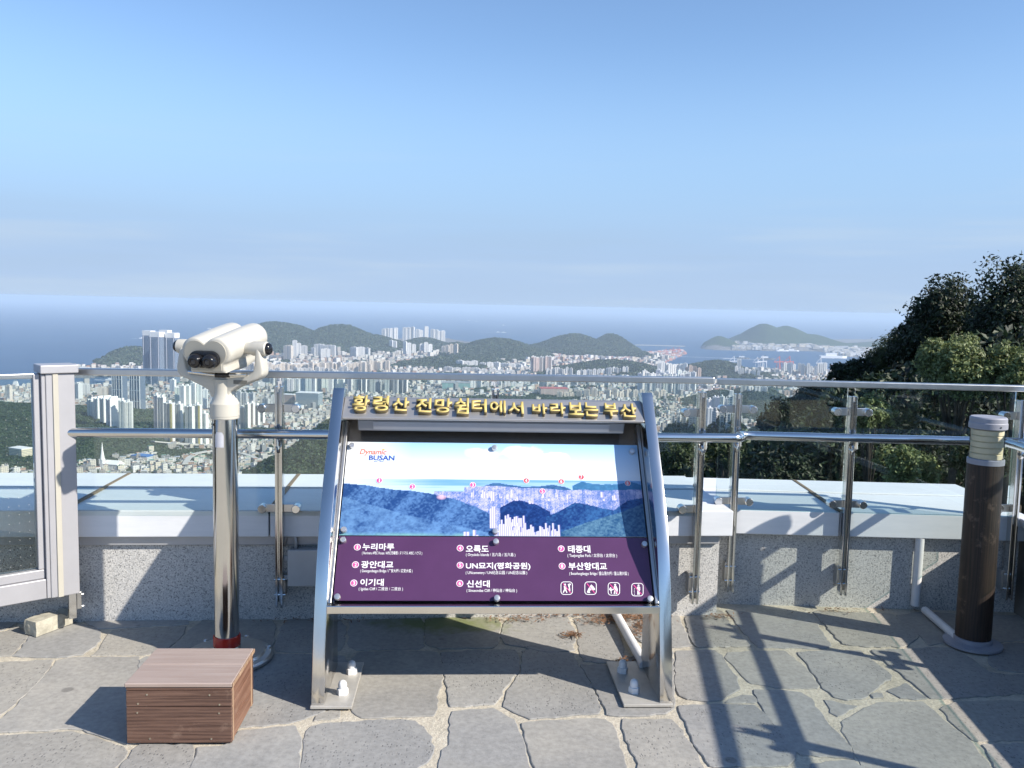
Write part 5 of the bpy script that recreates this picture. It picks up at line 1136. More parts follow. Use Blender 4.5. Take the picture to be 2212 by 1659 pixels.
# W-shaped quartet by the bay: dark glass, white crowns
for (px, yt, yb, w_, lb) in ((323, 714, 828, 20, 'dark glass skyscraper with white crown, leftmost of the bayside quartet'), (341, 717, 833, 24, 'dark glass skyscraper with white crown, second from left by the bay'),
                             (359, 713, 828, 20, 'dark glass skyscraper with white crown, third from left by the bay'), (374, 719, 833, 22, 'dark glass skyscraper with white crown, nearest the binoculars')):
    D = ground_hit(px, yb); base = ony(px, yb, D); Hh = ony(px, yt, D).z - base.z; W = w_ * D / F; o = empty('skyscraper', base, math.radians(-12)); hw = W / 2
    b = MB().box((-hw, -hw * 0.8, -20), (hw, hw * 0.8, Hh - 22)).build('wall', M['facade_glass'], o); b.color = (0.30, 0.36, 0.45, 1)
    b = MB().box((-hw * 0.45, -hw * 0.8 - 1.5, -20), (hw * 0.45, -hw * 0.8 - 0.01, Hh - 30)).build('glass_bay', M['facade_glass'], o); b.color = (0.20, 0.26, 0.36, 1)
    for sg in (-1, 1): MB().box((hw * 0.78 * sg - 1.2, -hw * 0.8 - 1.2, -20), (hw * 0.78 * sg + 1.2, -hw * 0.8 - 0.02, Hh - 10)).build('white_fin', M['crane_white'], o)
    MB().box((-hw * 1.03, -hw * 0.83, Hh - 21.9), (hw * 1.03, hw * 0.83, Hh)).build('crown', M['white_paint'], o)
    tag(o, lb, 'skyscraper', 'bayside glass skyscrapers')
# pair of towers with pale frames
for (px, yt, yb, w_, lb) in ((260, 797, 886, 27, 'tall grey tower with pale vertical frames, left one of the pair'), (298, 797, 890, 28, 'tall grey tower with pale vertical frames, right one of the pair')):
    D = ground_hit(px, yb); base = ony(px, yb, D); Hh = ony(px, yt, D).z - base.z; W = w_ * D / F; o = empty('framed_tower', base, math.radians(-20)); hw = W / 2
    b = MB().box((-hw, -hw * 0.6, -20), (hw, hw * 0.6, Hh)).build('wall', M['facade_glass'], o); b.color = (0.24, 0.28, 0.34, 1)
    for fx in (-0.98, -0.55, -0.12, 0.45, 0.98): MB().box((hw * fx - 1.4, -hw * 0.6 - 1.6, -20), (hw * fx + 1.4, -hw * 0.6 - 0.02, Hh + 4)).build('pale_frame', M['white_paint'], o)
    for fz in (0.25, 0.5, 0.75, 0.985): MB().box((-hw, -hw * 0.6 - 1.2, Hh * fz), (hw, -hw * 0.6 - 0.03, Hh * fz + 2.2)).build('floor_band', M['white_paint'], o)
    MB().box((-hw * 0.5, -hw * 0.3, Hh + 0.02), (hw * 0.5, hw * 0.3, Hh + 9)).build('roof_house', M['grey_plastic'], o)
    tag(o, lb, 'tower', 'pair of framed towers')
G1 = 'white slab blocks above the left wooded hill'
for a in ((205, 868, 905, 15), (219, 866, 912, 15), (233, 866, 919, 15), (247, 868, 926, 15)): apartment(*a, 'white', 'white apartment slab with dark window strips above the wooded hill', G1, matl='facade', parts=True, yaw=math.radians(-32), depth=30)
for a in ((266, 872, 936, 13), (279, 875, 940, 15)): apartment(*a, 'white', 'white apartment slab below the pair of framed towers', 'white slabs below the framed towers', matl='facade', parts=True)
for a in ((150, 832, 864, 19), (168, 832, 868, 20), (186, 834, 862, 15)): apartment(*a, 'white', 'white apartment block by the bay, beside the aluminium post', 'white bay blocks', matl='facade_bands')
for a in ((222, 841, 866, 20), (241, 838, 866, 18)): apartment(*a, 'cream', 'cream apartment block left of the framed towers', 'cream blocks by the framed towers', matl='facade_bands')
apartment(20, 837, 872, 13, 'cream', 'cream mid-rise tower behind the dotted glass, the left of two', 'cream towers behind dotted glass'); apartment(85, 842, 872, 14, 'cream', 'cream mid-rise tower behind the dotted glass, the right of two', 'cream towers behind dotted glass')
GY = 'tall blocks by the steel post'
for (a, st, pt_, lb) in (((340, 860, 934, 10), 'grey', True, 'grey tower at the left edge of the yellow striped blocks'), ((352, 864, 938, 11), 'pale', True, 'pale tower just left of the first yellow striped block'),
                    ((367, 877, 958, 21), 'grey', 'yellow', 'grey apartment tower with yellow stripe, left of the steel post'), ((388, 879, 958, 14), 'white', True, 'white tower between the two yellow striped blocks'),
                    ((411, 884, 966, 19), 'pale', True, 'pale tower right of the white one, before the yellow stripe'), ((428, 881, 967, 17), 'grey', 'yellow', 'grey apartment tower with yellow stripe beside the steel post'), ((442, 899, 967, 14), 'white', True, 'lower white tower touching the steel post')):
    apartment(*a, st, lb, GY, matl='facade', parts=pt_, yaw=math.radians(-18))
for a in ((384, 842, 887, 10), (395, 838, 890, 11), (406, 838, 890, 11), (418, 832, 884, 12), (431, 834, 884, 10), (374, 824, 850, 12), (444, 846, 890, 10), (460, 852, 892, 10)): apartment(*a, 'white', 'white tower behind the yellow striped blocks', 'white towers behind the striped blocks', matl='facade_plain', parts=True)
for a in ((524, 885, 930, 10), (535, 878, 932, 9), (545, 876, 928, 9), (556, 880, 926, 9), (567, 884, 922, 8)): apartment(*a, 'cream', 'cream tower right of the binocular post', 'cream towers right of the binoculars', parts=True)
for a in ((508, 858, 892, 9), (518, 850, 887, 9), (530, 852, 887, 9), (545, 853, 882, 11), (575, 865, 892, 14), (590, 858, 884, 10)): apartment(*a, 'pale', 'pale tower behind the cream ones near the first railing post', 'pale towers by the railing post')
GB = 'white housing slabs under the wooded ridge'
row(528, 840, 30, 786, 800, 11, 'white', 'white housing slab under the wooded coastal ridge', GB, 3, matl='facade_plain')
row(534, 800, 30, 789, 812, 10, 'cream', 'cream housing slab just above the top rail', 'cream slabs above the rail', 4)
row(545, 760, 22, 801, 834, 11, 'pale', 'pale housing slab seen across the top rail', 'pale slabs across the rail', 5)
row(610, 745, 11, 818, 850, 13, 'white', 'white apartment slab under the top rail, left of the sign', 'white slabs under the rail', 5, parts=True)
row(752, 880, 13, 812, 852, 10, 'grey', 'grey tower above the sign header', 'grey towers above the header', 5, parts=True)
row(772, 842, 8, 783, 806, 9, 'cream', 'cream tower at the end of the white slab belt', 'cream towers at the belt end', 3)
for a in ((623, 749, 781, 19, 'cream'), (637, 738, 770, 10, 'white'), (646, 744, 771, 9, 'white'), (657, 749, 768, 13, 'white'), (677, 753, 768, 10, 'white'), (690, 746, 770, 22, 'white'), (712, 748, 775, 26, 'pale'), (703, 756, 776, 20, 'white')):
    apartment(*a, 'block at the foot of the wooded coastal ridge', 'blocks at the ridge foot', matl='facade_bands')
for a in ((765, 752, 774, 16, 'white'), (780, 752, 774, 16, 'white'), (793, 754, 773, 12, 'white')): apartment(*a, 'broad white block on the slope below the seaside towers', 'broad white blocks on the slope', matl='facade_bands')
GS = 'seaside tower cluster on the headland'
for a in ((829, 712, 737), (836, 711, 739), (846, 711, 743), (855, 710, 746), (874, 709, 743), (882, 709, 741), (891, 708, 739), (902, 713, 739), (910, 715, 739), (921, 707, 737), (934, 713, 739), (942, 714, 741), (950, 717, 746), (957, 716, 746)):
    apartment(*a, 8.5, 'white', 'tall white tower in the seaside cluster on the headland', GS, matl='facade_plain', hit=7900)
for a in ((845, 737, 753, 8), (853, 739, 756, 8), (875, 740, 767, 8), (884, 743, 771, 8), (894, 746, 770, 8), (911, 745, 766, 9), (920, 742, 767, 9), (929, 746, 768, 9)): apartment(*a, 'white', 'white tower below the seaside cluster', 'white towers below the headland', matl='facade_plain')
for a in ((958, 750, 767, 8), (966, 748, 767, 8), (975, 746, 769, 8), (985, 745, 769, 8)): apartment(*a, 'cream', 'cream tower between the seaside cluster and the round hill', 'cream towers by the round hill')
row(1147, 1189, 7, 774, 808, 7.5, 'pink', 'pinkish tower in the lone cluster below the double hill', 'lone pinkish tower cluster', 2, parts=True)
row(1180, 1236, 8, 799, 816, 7, 'pale', 'pale slab right of the pinkish cluster', 'pale slabs by the pinkish cluster', 3)
row(1246, 1356, 16, 803, 817, 7, 'white', 'white slab in the row below the container yard', 'white slab row below the container yard', 2, slope=-0.45)
row(1377, 1500, 13, 807, 848, 9.5, 'white', 'tall white tower in the dense cluster above the railing joint', 'dense white tower cluster', 5, parts=True, matl='facade_plain')
row(1392, 1490, 8, 813, 856, 9.5, 'grey', 'grey tower at the front of the dense cluster', 'grey towers before the dense cluster', 5, parts=True)
row(1420, 1482, 8, 787, 815, 8.5, 'white', 'white tower at the top of the dense cluster', 'upper towers of the dense cluster', 4, matl='facade_plain')
row(1478, 1513, 4, 796, 822, 8, 'tan', 'tan tower right of the dense cluster', 'tan towers by the dense cluster', 4)
row(1588, 1640, 8, 795, 810, 6.5, 'white', 'white tower by the harbour water', 'white towers by the harbour', 2, slope=1.0); apartment(1596, 779, 800, 9, 'white', 'tallest white tower by the harbour water', 'white towers by the harbour')
row(1692, 1716, 4, 788, 808, 7, 'white', 'white tower left of the near dark trees', 'towers left of the dark trees', 3); row(1722, 1784, 9, 790, 812, 7, 'pale', 'pale tower touching the near dark trees', 'towers touching the dark trees', 5)
row(1519, 1590, 8, 864, 902, 9, 'white', 'white apartment tower behind the doubled railing posts', 'white towers behind the posts', 4, parts=True); apartment(1531, 886, 934, 12, 'grey', 'grey tower before the white ones behind the doubled posts', 'white towers behind the posts', parts=True)
row(1445, 1580, 10, 905, 926, 9, 'pale', 'pale mid-rise block above the wooded knoll right of the sign', 'mid-rise blocks above the knoll', 5); row(1600, 1655, 4, 838, 850, 14, 'white', 'long white school block among the trees', 'white school blocks', 2, matl='facade_bands'); row(1690, 1740, 3, 846, 862, 14, 'tan', 'tan block at the wood edge left of the near trees', 'tan blocks at the wood edge', 2, matl='facade_bands')
row(985, 1130, 9, 782, 792, 15, 'white', 'low white hall below the round hill', 'low white halls', 2, matl='facade_bands', slope=0.8); row(960, 1110, 8, 797, 806, 18, 'pale', 'long low shed above the rail', 'long low sheds', 2, matl='facade_bands', slope=0.6)
row(1000, 1130, 9, 826, 840, 12, 'white', 'white mid-rise block beside the park wood', 'mid-rise blocks beside the park', 4); row(1130, 1370, 14, 822, 836, 13, 'pale', 'pale mid-rise block behind the sign header', 'mid-rise blocks behind the header', 4); row(1200, 1440, 16, 848, 862, 12, 'cream', 'cream mid-rise block in the dense low town', 'mid-rise blocks in the low town', 5)
# office with a green glass front
def simple_building(name, px, yt, yb, wpx, matl, col, label, cat, roof, depth=None, yaw=0.0, extra=None):
    D = ground_hit(px, yb); base = ony(px, yb, D); Hh = ony(px, yt, D).z - base.z; W = wpx * D / F; dp = depth or W * 0.6; o = empty(name, base, math.radians(yaw)); hw, hd = W / 2, dp / 2
    b = MB().box((-hw, -hd, -15), (hw, hd, Hh)).build('wall', M[matl], o); b.color = (*col, 1)
    MB().box((-hw - 0.5, -hd - 0.5, Hh + 0.02), (hw + 0.5, hd + 0.5, Hh + 1.5)).build('roof', M[roof], o)
    if extra: extra(o, hw, hd, Hh)
    tag(o, label, cat); return o
simple_building('office_building', 668, 848, 884, 50, 'facade_glass', (0.56, 0.62, 0.60), 'broad office block with a green glass grid front, left of the sign', 'office building', 'white_paint', yaw=-6)
simple_building('office_building', 625, 852, 880, 28, 'facade_bands', (0.50, 0.36, 0.28), 'red-brown office block beside the green glass one', 'office building', 'white_paint', yaw=-8)
simple_building('arts_centre', 1195, 838, 856, 60, 'facade_bands', (0.55, 0.42, 0.36), 'broad hall with reddish flat roofs above the sign header', 'hall', 'crane_red', yaw=6)
simple_building('netted_building', 985, 826, 842, 60, 'facade_bands', (0.26, 0.46, 0.44), 'building wrapped in teal netting below the top rail', 'building', 'roof_grey', yaw=4)
simple_building('school', 45, 968, 990, 42, 'facade_bands', (0.68, 0.62, 0.44), 'cream building on the wooded slope behind the dotted glass', 'building', 'white_paint', yaw=-25)
simple_building('warehouse', 309, 984, 996, 42, 'facade_bands', (0.55, 0.57, 0.58), 'warehouse with a bright blue roof at the valley mouth', 'warehouse', 'roof_blue', yaw=-20)
def steeple(o, hw, hd, Hh):
    MB().box((-hw - 7, -hd - 1, -10), (-hw - 0.5, -hd + 6, Hh + 9)).build('tower', M['white_paint'], o); MB().lathe([(4.4, Hh + 9.02), (2.0, Hh + 24), (0.3, Hh + 42)], c=(-hw - 3.7, -hd + 2.5, 0), n=8).build('spire', M['white_paint'], o)
    MB().prism([(-hd - 1, Hh + 1.52), (hd + 1, Hh + 1.52), (0, Hh + 8)], -hw, hw, M=Matrix(((0, 0, 1, 0), (1, 0, 0, 0), (0, 1, 0, 0), (0, 0, 0, 1)))).build('gable_roof', M['white_paint'], o)
simple_building('church', 246, 1003, 1018, 36, 'facade_plain', (0.76, 0.76, 0.75), 'white church with a slender pointed steeple below the wooded hill', 'church', 'white_paint', yaw=-14, extra=steeple)
# curved flyover and main street
def road(name, pts, width, label, z_up=9.0, matl='concrete', piers=True):
    P = []
    for (px, py) in pts:
        D = ground_hit(px, py); q = ony(px, py, D); P.append(Vector((q.x, q.y, float(land(np.array([q.x]), np.array([q.y]))[0][0]) + z_up)))
    o = empty(name, P[0]); mb = MB()
    for a, b in zip(P[:-1], P[1:]): mb.bar(a - P[0], b - P[0], width, 2.0)
    mb.build('deck', M[matl], o)
    if piers:
        for q in P[1:-1:2]: MB().box((-1.5 + q.x - P[0].x, -1.5 + q.y - P[0].y, -z_up * 1.3 + q.z - P[0].z), (1.5 + q.x - P[0].x, 1.5 + q.y - P[0].y, q.z - P[0].z - 1.02)).build('pier', M['concrete'], o)
    tag(o, label, 'flyover')
road('flyover', [(400, 1012), (408, 998), (425, 988), (450, 983), (480, 982), (510, 985), (535, 992), (560, 1002)], 11, 'pale curved flyover passing behind the binocular post')
road('elevated_road', [(330, 962), (380, 966), (430, 969), (490, 974), (560, 978)], 16, 'straight elevated road below the striped apartment towers')
# bay bridge, far left
r_ = empty('bay_bridge', sea_pt(60, 836) + (SEA,)); bp = [Vector(sea_pt(px, 833) + (SEA + 34,)) for px in (-160, -60, 20, 90, 135)]; mb = MB()
for a, b in zip(bp[:-1], bp[1:]): mb.bar(a - r_.location, b - r_.location, 22, 7)
mb.build('deck', M['concrete'], r_)
for px in (-20, 34, 80, 128):
    c = Vector(sea_pt(px, 833) + (SEA,)) - r_.location; MB().add([c + Vector((-14, -5, -3)), c + Vector((14, -5, -3)), c + Vector((5, 0, 31)), c + Vector((-5, 0, 31)), c + Vector((-14, 5, -3)), c + Vector((14, 5, -3))], [(0, 1, 2, 3), (5, 4, 3, 2), (0, 3, 4), (1, 5, 2), (0, 4, 5, 1)]).build('pier', M['white_paint'], r_)
tag(r_, 'low white road bridge crossing the bay behind the dotted glass', 'bridge')
# breakwater
a, b = Vector(sea_pt(1372, 746) + (SEA + 4,)), Vector(sea_pt(1480, 749) + (SEA + 4,)); o = MB().bar((a - b) * 0.5, (b - a) * 0.5, 26, 12).build('breakwater', M['concrete']); o.location = (a + b) / 2; tag(o, 'long thin pale breakwater beyond the container pier', 'breakwater')
# container yards
cc = [(0.45, 0.16, 0.12), (0.50, 0.30, 0.26), (0.62, 0.52, 0.48), (0.70, 0.70, 0.70), (0.30, 0.18, 0.18), (0.25, 0.33, 0.45), (0.55, 0.24, 0.18)]
def boxes_stuff(name, label, cat, items, rough=0.75):
    """items: x, y, z, w, d, h, yaw, wall colour, roof colour"""
    n = len(items); v = np.zeros((n, 8, 3)); 
    A = np.array([i[:7] for i in items], float); c, s = np.cos(A[:, 6]), np.sin(A[:, 6])
    for k, (sx, sy, sz) in enumerate(((-1, -1, 0), (1, -1, 0), (1, 1, 0), (-1, 1, 0), (-1, -1, 1), (1, -1, 1), (1, 1, 1), (-1, 1, 1))):
        lx, ly = sx * A[:, 3] / 2, sy * A[:, 4] / 2; v[:, k, 0] = A[:, 0] + lx * c - ly * s; v[:, k, 1] = A[:, 1] + lx * s + ly * c; v[:, k, 2] = A[:, 2] + np.where(sz == 1, A[:, 5], -6)
    fq = np.array([(4, 5, 6, 7), (0, 1, 5, 4), (1, 2, 6, 5), (2, 3, 7, 6), (3, 0, 4, 7)]); q = (fq[None] + (np.arange(n) * 8)[:, None, None]).reshape(-1, 4)
    me = np_mesh(name, v.reshape(-1, 3), q); ca = me.color_attributes.new('paint', 'FLOAT_COLOR', 'CORNER'); col = np.ones((n, 5, 4, 4)); W_ = np.array([i[7] for i in items]); R_ = np.array([i[8] for i in items])
    col[:, 0, :, :3] = R_[:, None]; col[:, 1:, :, :3] = W_[:, None, None]; ca.data.foreach_set('color', col.astype(np.float32).ravel())
    o = link_mesh(name, me, M['town']); tag(o, label, cat, kind='stuff'); return o
def town_mat():
    m, n, l, b = mat('town', rough=0.8); at = n.new('ShaderNodeAttribute'); at.attribute_name = 'paint'; t = n.new('ShaderNodeTexCoord'); g = n.new('ShaderNodeNewGeometry')
    sp = n.new('ShaderNodeSeparateXYZ'); l.new(g.outputs['Position'], sp.inputs[0]); ns = n.new('ShaderNodeSeparateXYZ'); l.new(g.outputs['Normal'], ns.inputs[0])
    fx = math_(n, l, 'FRACT', math_(n, l, 'MULTIPLY', math_(n, l, 'ADD', sp.outputs[0], sp.outputs[1]), 0.22)); fz = math_(n, l, 'FRACT', math_(n, l, 'MULTIPLY', sp.outputs[2], 0.31))
    w = math_(n, l, 'MULTIPLY', math_(n, l, 'MULTIPLY', math_(n, l, 'GREATER_THAN', fx, 0.45), math_(n, l, 'GREATER_THAN', fz, 0.5)), math_(n, l, 'LESS_THAN', math_(n, l, 'ABSOLUTE', ns.outputs[2]), 0.5))
    l.new(mixc(n, l, math_(n, l, 'MULTIPLY', w, 0.7), at.outputs['Color'], (0.10, 0.12, 0.14)), b.inputs['Base Color']); M['town'] = m
town_mat()
items = []
for _ in range(2600):
    px, py = tr.uniform(1368, 1480), tr.uniform(758, 797); 
    q = Vector(sea_pt(px, py) + (SEA + 6,))
    if wet(np.array([q.x]), np.array([q.y]))[0]: continue
    c = tr.choice(cc); items.append((q.x, q.y, SEA + 6, tr.uniform(12, 40), tr.uniform(8, 14), tr.choice((5, 8, 10, 13)), 0.4, c, tuple(min(0.75, k * 1.25) for k in c)))
n_ = 2600; pxs = nrg.uniform(1195, 1372, n_); Ys = nrg.uniform(5500, 6700, n_); xs_ = (pxs - CX) / F * Ys * 1.004; z_, f_ = land(xs_, Ys)
for i in np.where(f_ < 0.3)[0]:
    c = tr.choice(cc); items.append((xs_[i], Ys[i], z_[i], tr.uniform(12, 40), tr.uniform(8, 14), tr.choice((5, 8, 10, 13)), 0.1, c, tuple(min(0.75, k * 1.25) for k in c)))
boxes_stuff('shipping_containers', 'mass of reddish shipping containers stacked on the harbour piers', 'containers', items)
# the low town
walls = [(0.62, 0.61, 0.58), (0.55, 0.52, 0.46), (0.40, 0.38, 0.35), (0.66, 0.66, 0.66), (0.34, 0.31, 0.29), (0.36, 0.24, 0.18), (0.58, 0.53, 0.44), (0.24, 0.25, 0.26)]
roofs = [(0.50, 0.50, 0.48), (0.36, 0.36, 0.35), (0.24, 0.24, 0.24), (0.14, 0.26, 0.19), (0.12, 0.30, 0.22), (0.14, 0.22, 0.32), (0.36, 0.17, 0.11), (0.60, 0.60, 0.60), (0.17, 0.17, 0.18), (0.30, 0.29, 0.28)]
items = []
def fill_town(pxa, pxb, ya, yb, step, smin, smax, hmin, hmax):
    y = ya
    while y < yb:
        xa, xb = (pxa - CX) / F * y, (pxb - CX) / F * y; n_ = int((xb - xa) / step); x = xa + (np.arange(n_) + nrg.random(n_) * 0.5) * step; yy = y + nrg.random(n_) * step * 0.5; z, f = land(x, yy); wt = wet(x, yy)
        st = fbm(x, yy, 300, 2, 4)
        for i in range(n_):
            if f[i] > 0.42 or wt[i] or abs(st[i]) < 0.045 or tr.random() < (0.26 if yy[i] < 2000 else 0.15): continue
            big = tr.random(); h = hmin + (hmax - hmin) * tr.random() ** 2.2 * (1.8 if big > 0.93 else 1)
            items.append((x[i], yy[i], z[i], tr.uniform(smin, smax), tr.uniform(smin, smax) * 0.8, h, 0.35 + 0.5 * float(st[i] > 0) + tr.uniform(-0.08, 0.08), walls[min(7, int(tr.random() ** 1.3 * 8))], tr.choice(roofs)))
            if tr.random() < 0.45 and yy[i] < 3600:                 # stair head or water tank on the roof
                q = items[-1]; k = tr.uniform(0.22, 0.42); items.append((q[0] + tr.uniform(-.2, .2) * q[3], q[1] + tr.uniform(-.2, .2) * q[4], q[2] + q[5] + 6.05, q[3] * k, q[4] * k, tr.uniform(1.8, 3.2) - 6.0 + 0.0, q[6], tr.choice(walls), tr.choice(roofs + [(0.55, 0.40, 0.08), (0.08, 0.22, 0.50)])))
        y += step
fill_town(-60, 1900, 1180, 2400, 14.5, 7, 12.5, 5, 15); fill_town(-60, 1900, 2400, 3600, 18, 9, 16, 6, 20); fill_town(150, 1900, 3600, 5200, 27, 13, 24, 7, 26); fill_town(500, 1900, 5200, 6900, 40, 18, 34, 8, 30)
n_ = 900; pxs = nrg.uniform(1585, 1900, n_); pys = np.where(pxs > 1760, nrg.uniform(748, 774, n_), nrg.uniform(750.5, 757.5, n_))
Q = np.array([sea_pt(a_, b_) for a_, b_ in zip(pxs, pys)]); z_, f_ = land(Q[:, 0], Q[:, 1]); ok = ~wet(Q[:, 0], Q[:, 1]) & (f_ < 0.25)
for i in np.where(ok)[0]:
    items.append((Q[i, 0], Q[i, 1], z_[i], tr.uniform(22, 70), tr.uniform(20, 40), tr.uniform(8, 28), tr.uniform(-0.2, 0.2), walls[tr.choice((0, 3, 6, 2))], roofs[tr.choice((0, 7, 1, 2))]))
print('houses', len(items))
boxes_stuff('low_town', 'dense mass of small pale houses filling the valley and lower city', 'houses', items)
# ships and wakes
simple('foam', (0.70, 0.74, 0.78), 0.7, 0, 0.1, 0.02)
for (px, py, L, wake, lb) in ((1012, 693, 70, 0, 'small white boat far out, left of two near the horizon'), (1030, 695, 60, 0, 'small white boat far out, right of two near the horizon'), (1088, 703, 60, 0, 'white boat alone in the open sea above the round hill'), (1076, 718, 60, 120, 'white boat leading the wake above the round hill'), (1088, 719, 75, 260, 'white motor boat trailing a wake above the round hill'),
                     (453, 711, 70, 0, 'small white boat beside the binocular head'), (311, 732, 90, 60, 'white ferry left of the glass skyscrapers'), (242, 822, 60, 40, 'white pleasure boat in the bay below the headland'), (1690, 759, 130, 0, 'white ship moored at the island yard, left of two'), (1712, 759, 130, 0, 'white ship moored at the island yard, right of two'),
                     (1605, 775, 110, 900, 'dark cargo boat pulling a long wake in the harbour'), (1655, 777, 140, 200, 'dark boat crossing the middle of the harbour'), (1800, 774, 240, 0, 'long pale ship at the outer harbour quay')):
    q = Vector(sea_pt(px, py) + (SEA + 1.0,)); o = empty('boat', q, tr.uniform(-0.2, 0.2)); w = L * 0.2; dk = 'dark' in lb
    MB().prism([(-L / 2, -w / 2), (L * 0.3, -w / 2), (L / 2, 0), (L * 0.3, w / 2), (-L / 2, w / 2)], 0, L * 0.09).build('hull', M['boat_dark' if dk else 'boat_white'], o)
    MB().box((-L * 0.3, -w * 0.35, L * 0.0905), (L * 0.1, w * 0.35, L * 0.19)).build('cabin', M['boat_white'], o); MB().box((-L * 0.12, -w * 0.12, L * 0.191), (-L * 0.05, w * 0.12, L * 0.27)).build('funnel', M['boat_dark'], o)
    if wake: MB().add([(-L / 2, -w * 0.5, 0.1), (-L / 2, w * 0.5, 0.1), (-L / 2 - wake * 1.4, w * 1.5, 0.1), (-L / 2 - wake * 1.4, -w * 0.2, 0.1)], [(0, 1, 2, 3)]).build('wake', M['foam'], o)
    tag(o, lb, 'boat', 'boats on the water')
# harbour cranes
for i, (px, py, hpx, mt, lb) in enumerate(((1586, 800, 30, 'crane_white', 'white quay crane left of the tallest harbour tower'), (1637, 802, 30, 'crane_white', 'white quay crane, left of the middle pair'), (1648, 803, 34, 'crane_white', 'white quay crane, right of the middle pair'), (1684, 804, 34, 'crane_red', 'red quay crane, left of two'), (1706, 804, 34, 'crane_red', 'red quay crane, right of two'), (1773, 804, 30, 'crane_white', 'white quay crane beside the dark trees'),
                               (1440, 770, 16, 'crane_red', 'reddish crane on the container pier, left of three'), (1455, 768, 17, 'crane_red', 'reddish crane on the container pier, middle of three'), (1467, 766, 16, 'crane_red', 'reddish crane on the container pier, right of three'))):
    q = Vector(sea_pt(px, py) + (SEA + 3,)); D = q.y; h = hpx * D / F; o = empty('quay_crane', q, 0.3); s = h * 0.16
    for sx in (-1, 1):
        for sy in (-1, 1): MB().bar((sx * s, sy * s, 0), (sx * s * 0.8, sy * s * 0.8, h * 0.62), h * 0.035, h * 0.035, upv=(0, 1, 0)).build('leg', M[mt], o)
    MB().bar((-h * 0.45, 0, h * 0.62), (h * 0.25, 0, h * 0.64), h * 0.05, h * 0.05).build('girder', M[mt], o); MB().bar((-h * 0.02, 0, h * 0.64), (-h * 0.06, 0, h), h * 0.04, h * 0.04, upv=(0, 1, 0)).build('mast', M[mt], o); MB().bar((-h * 0.06, 0, h * 0.98), (-h * 0.42, 0, h * 0.66), h * 0.02, h * 0.02, upv=(0, 1, 0)).build('stay', M[mt], o)
    tag(o, lb, 'crane', 'harbour cranes')
# masts on the coastal ridge
for px, yb, yt, lb in ((729, 714, 701, 'slim radio mast on the coastal ridge, the left one'), (746, 718, 704, 'slim radio mast on the coastal ridge, the right one')):
    q = ony(px, yb, 6700); h = (yb - yt) * 6700 / F; o = empty('radio_mast', q); mb = MB()
    for a in range(3): mb.bar((6 * math.cos(a * 2.09), 6 * math.sin(a * 2.09), -10), (1.0 * math.cos(a * 2.09), 1.0 * math.sin(a * 2.09), h), 2.0, 2.0, upv=(0, 1, 0))
    mb.build('lattice', M['crane_white'], o); MB().lathe([(3, h * 0.6), (3, h * 0.64)], n=10).build('dish_ring', M['crane_white'], o); tag(o, lb, 'mast', 'masts on the ridge')

# ------------------------------------------------------------------ trees beside the terrace
def leaf_quads(x, out, size, wf, r):
    n = len(x); unit = lambda v: v / (np.linalg.norm(v, axis=1)[:, None] + 1e-9)
    nr = unit(out * 0.7 + r.normal(size=(n, 3)) * 0.75 + np.array([0, 0, 0.35])); t = unit(np.cross(nr, r.normal(size=(n, 3)))); b = np.cross(nr, t)
    s = (size * r.uniform(0.6, 1.25, n))[:, None] if np.ndim(size) == 0 else (size * r.uniform(0.6, 1.25, n))[:, None]
    v = np.stack([x - t * s, x + b * s * wf - nr * s * 0.12, x + t * s, x - b * s * wf - nr * s * 0.12], 1).reshape(-1, 3)
    return v, np.arange(n * 4).reshape(n, 4)
def tree(name, px, py, rpx, Y, label, leaf, n_leaf, size, seed, lobes=9, squash=0.85, group='trees beside the terrace', pine=False):
    r = np.random.default_rng(seed); c = ony(px, py, Y); rad = rpx * Y / F; gz = float(land(np.array([c.x]), np.array([Y]))[0][0]); base = Vector((c.x + rad * 0.1, Y + rad * 0.3, min(gz, c.z - rad * 1.1) - 0.2))
    o = empty(name, base); cc_ = Vector(c) - base
    tk = MB(); tk.tube([(0, 0, -0.3), (0.05 * rad, 0, cc_.z * 0.35), (cc_.x * 0.5, cc_.y * 0.5, cc_.z * 0.75), (cc_.x, cc_.y, cc_.z + rad * 0.3)], [0.10 * rad + 0.04, 0.08 * rad + 0.03, 0.05 * rad + 0.02, 0.02], 8)
    L = []
    for k in range(lobes):
        d = r.normal(size=3); d /= np.linalg.norm(d); d[2] = d[2] * 0.8 + 0.15; lr_ = rad * r.uniform(0.30, 0.55); p = cc_ + Vector(d * rad * r.uniform(0.35, 0.72)); p.z = cc_.z + (p.z - cc_.z) * squash; L.append((p, lr_))
        s0 = cc_ * 0.72; tk.tube([s0, s0.lerp(p, 0.6) + Vector((0, 0, -0.05 * rad)), p], [0.03 * rad + 0.01, 0.02 * rad + 0.006, 0.006], 5)
    tk.build('trunk', M['bark'], o, smooth=True)
    per = n_leaf // lobes; kk = 18; PT, OUT = [], []
    for p, lr_ in L:
        nclump = max(6, per // kk); cl = r.normal(size=(nclump, 3)); cl /= np.linalg.norm(cl, axis=1)[:, None]
        OUT.append(np.repeat(cl, kk, 0)); cl = cl * (lr_ * (0.62 + 0.45 * r.random(nclump)))[:, None]
        PT.append(np.repeat(cl, kk, 0) + np.clip(r.normal(size=(nclump * kk, 3)), -1.7, 1.7) * lr_ * 0.15 + np.array(p))
    vs, fs = leaf_quads(np.concatenate(PT), np.concatenate(OUT), size, 0.16 if pine else 0.48, r)
    me = np_mesh('crown', np.array(vs), np.array(fs)); link_mesh('crown', me, M[leaf], o); tag(o, label, 'tree', group)
